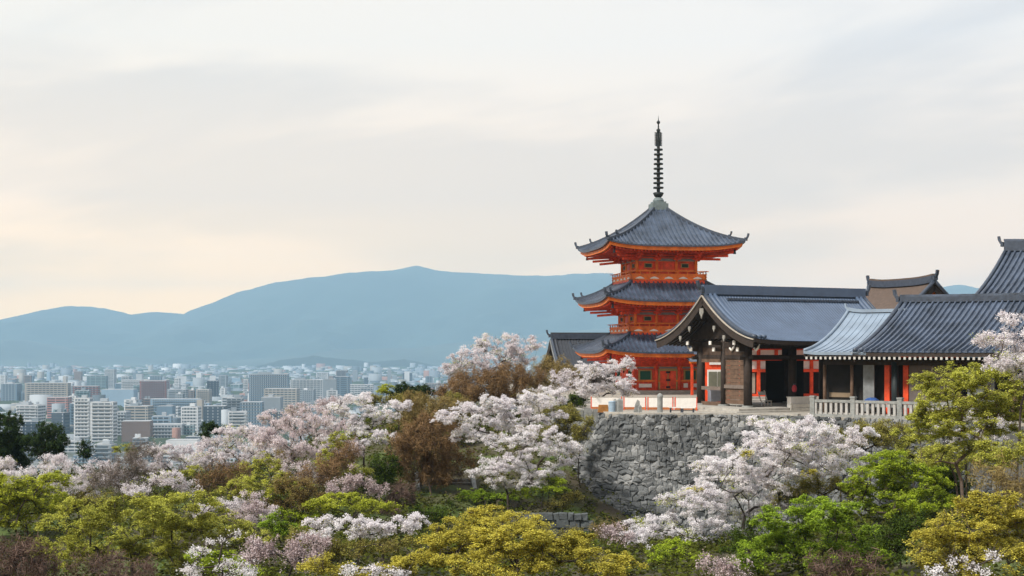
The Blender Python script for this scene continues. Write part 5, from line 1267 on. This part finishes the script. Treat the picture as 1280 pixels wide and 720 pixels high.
def plant(i, rec):
    global nleaf
    name, label, cat, D, lobes, kind, trunk, covm, group = rec
    rs = np.random.RandomState(100+i*7)
    cx = sum(l[0]*l[2] for l in lobes)/sum(l[2] for l in lobes); bx = (cx-640)*D/F; bz = float(terrain(np.array([bx]), np.array([float(D)]))[0])-0.25
    base = np.array([bx, D, bz])
    pr, pt, ls, cov, up, asp, ppm = KD[kind]; ls = ls*(0.72+0.28*min(1.35, D/85.0)); cov *= covm
    pads = []; minz = 1e9; allw = max(l[0]+l[2]/2 for l in lobes)-min(l[0]-l[2]/2 for l in lobes); ydep = min(allw*D/F*0.42, 5.5)
    for (px, py, w, h) in lobes:
        gr_ = 1.02 if kind == 'white' else 1.10; w *= gr_; h *= gr_; c = at(px, py, D); rx, rz = w/2*D/F, h/2*D/F; yo = rs.uniform(-1, 1)*ydep*0.7; ry = max(rx*0.7, 0.8)
        c = at(px, py, D+yo)
        n = max(5, int(ppm*pi*rx*rz*1.25+3)); pp = min(pr, rx*0.6)
        q = rs.normal(size=(n, 3)); q /= np.linalg.norm(q, axis=1)[:, None]; q *= (rs.uniform(0.25, 1, n)**0.5)[:, None]
        P_ = c+q*np.array([max(rx-pp*0.45, 0.2), ry, max(rz-pt, 0.08)])
        for p in P_: pads.append((p-base, pp*rs.uniform(0.6, 1.25), rx*rz))
        minz = min(minz, c[2]-rz)
    C = np.array([p[0] for p in pads]); PR = np.array([p[1] for p in pads])
    # skeleton
    fork = np.array([rs.uniform(-.3, .3), rs.uniform(-.3, .3), max(0.35, (minz-bz)*0.85)])
    NB = np.zeros((6000, 3)); NB[1] = fork*0.5+rs.uniform(-.1, .1, 3)*np.array([1, 1, 0]); NB[2] = fork; cnt = 3; par = [-1, 0, 1]
    selc = rs.choice(len(C), min(len(C), 190), replace=False)
    order = selc[np.argsort(np.linalg.norm(C[selc]-fork, axis=1))]; tips = []
    for j in order:
        tgt = C[j]; A = NB[:cnt]; d = np.linalg.norm(A-tgt, axis=1)+np.maximum(0, A[:, 2]-tgt[2])*0.8; d[0] += 50; d[1] += 4
        k = int(np.argmin(d)); p0 = A[k].copy(); L_ = np.linalg.norm(tgt-p0); m_ = max(1, int(L_/0.55)); 
        for q in range(1, m_+1):
            u = q/m_; p = p0*(1-u)+tgt*u
            p = p+np.array([0, 0, 0.12*L_*sin(pi*u)])+(rs.normal(size=3)*0.07 if q < m_ else 0)
            NB[cnt] = p; par.append(k); k = cnt; cnt += 1
        tips.append(k)
    A = NB[:cnt].copy(); n = len(A); acc = np.zeros(n); ch = np.zeros(n)
    tipr = 0.016 if asp < 3 else 0.012
    for k in range(n-1, 0, -1):
        if acc[k] == 0: acc[k] = tipr**2.25
        acc[par[k]] += acc[k]
    rad = acc**(1/2.25)
    rad = np.minimum(rad, 0.34); rad[0] = rad[1]*1.35
    t = thing(name, label, cat, base, 0, group)
    # twigs
    V, Q_ = tubes(A, par, rad)
    tw = []
    nt_ = len(tips)*5; ti = rs.choice(tips, nt_); s0 = A[ti]; dirn = rs.normal(size=(nt_, 3))*np.array([1, 1, 0.45])+np.array([0, 0, 0.15]); dirn /= np.linalg.norm(dirn, axis=1)[:, None]
    s1 = s0+dirn*rs.uniform(0.3, 0.8, nt_)[:, None]; P2 = np.stack([s0, s1], 1).reshape(-1, 3)
    a = np.cross(dirn, [0, 0, 1.0]); a /= np.linalg.norm(a, axis=1)[:, None]+1e-6
    Vt = np.stack([s0-a*.013, s0+a*.013, s1+a*.005, s1-a*.005], 1).reshape(-1, 3); Qt = np.arange(4*nt_).reshape(nt_, 4)+len(V)
    me = fastmesh('trunk', np.concatenate([V, Vt]), np.concatenate([Q_, Qt]), barkB if kind in ('brown', 'tawny', 'greybare', 'young') else barkT, False)
    link('trunk', me, t)
    # foliage
    area = sum(pi*(l[2]/2*D/F)*(l[3]/2*D/F) for l in lobes); la = ls*ls*(asp if asp >= 3 else 1)*0.8
    N_ = int(cov*area*1.5/la); N_ = min(N_, 240000); w = PR**2; w = w*rs.uniform(0.1, 1.0, len(w))**1.3; w /= w.sum(); pid = rs.choice(len(C), N_, p=w)
    g = rs.normal(size=(N_, 3)); sub = rs.normal(size=(len(C), 6, 3))*np.array([0.45, 0.45, 0.28]); sb = sub[pid, rs.randint(0, 6, N_)]
    r_ = PR[pid][:, None]
    off = sb*r_*np.array([1, 1, pt/0.28/ max(pr, .1)*1.0])+g*np.array([0.23, 0.23, 0.0])*r_+g*np.array([0, 0, pt*0.5])
    off[:, 2] -= 0.25*(off[:, 0]**2+off[:, 1]**2)/np.maximum(PR[pid], .2)*0.5
    V, Q_ = leaves(rs, C[pid]+off, ls, asp, up)
    nleaf += N_
    nm = {'white': 'blossom', 'pale': 'blossom', 'pink': 'blossom', 'mauve': 'blossom', 'brown': 'twigs', 'tawny': 'twigs', 'greybare': 'twigs', 'maroon': 'twigs'}.get(kind, 'foliage')
    link(nm, fastmesh(nm, V, Q_, LM[kind]), t)
    # young reddish-green leaves coming through the blossom
    if kind in ('white', 'pale', 'pink') and N_ > 3000:
        n2 = N_//26; k2 = rs.choice(len(C), max(2, len(C)//6)); pid = rs.choice(k2, n2); V, Q_ = leaves(rs, C[pid]+rs.normal(size=(n2, 3))*np.array([.3, .3, .12]), ls*0.9, 1.3, 0.5)
        link('young_leaves', fastmesh('young_leaves', V, Q_, LM['lime'] if i % 2 else LM['rustolive']), t)
    return bz-(minz)
for i, rec in enumerate(TR):
    g = plant(i, rec)
    if g > -0.3: print('LOW CROWN', i, rec[1], round(g, 2))
print('leaves', nleaf)

def undergrowth():
    rs = np.random.RandomState(9); n = 26000
    x = rs.uniform(-64, 60, n); y = rs.uniform(38, 172, n); keep = ~inside(x, y, TERR)
    for dx, dy in ((1.5, 1.5), (0, 2.5), (2, 0)): keep &= ~inside(x+dx, y+dy, TERR)
    keep &= ~((np.abs(x-at(560, 632, 107)[0]) < 2.4) & (y > 105.5) & (y < 110.8))
    x = x[keep]; y = y[keep]; z = terrain(x, y); m = len(x)
    per = 16; r = rs.uniform(0.35, 0.95, m); c = np.repeat(np.stack([x, y, z], 1), per, 0); rr = np.repeat(r, per)[:, None]
    C = c+rs.normal(size=(m*per, 3))*np.array([.6, .6, .4])*rr+np.array([0, 0, .45])*rr*(0.4+1.2*np.repeat(fbm(x/5, y/5, 3, 7), per)[:, None])
    V, Q_ = leaves(rs, C, 0.2, 1.3, 0.5)
    mm = leafmat('undergrowth', [(0.035, 0.025, 0.014), (0.055, 0.055, 0.012), (0.09, 0.11, 0.014), (0.12, 0.15, 0.02)], 0.3)
    stuff(link('undergrowth', fastmesh('undergrowth', V, Q_, mm)), 'brown and green ground cover on the slope under the trees', 'undergrowth')
undergrowth()
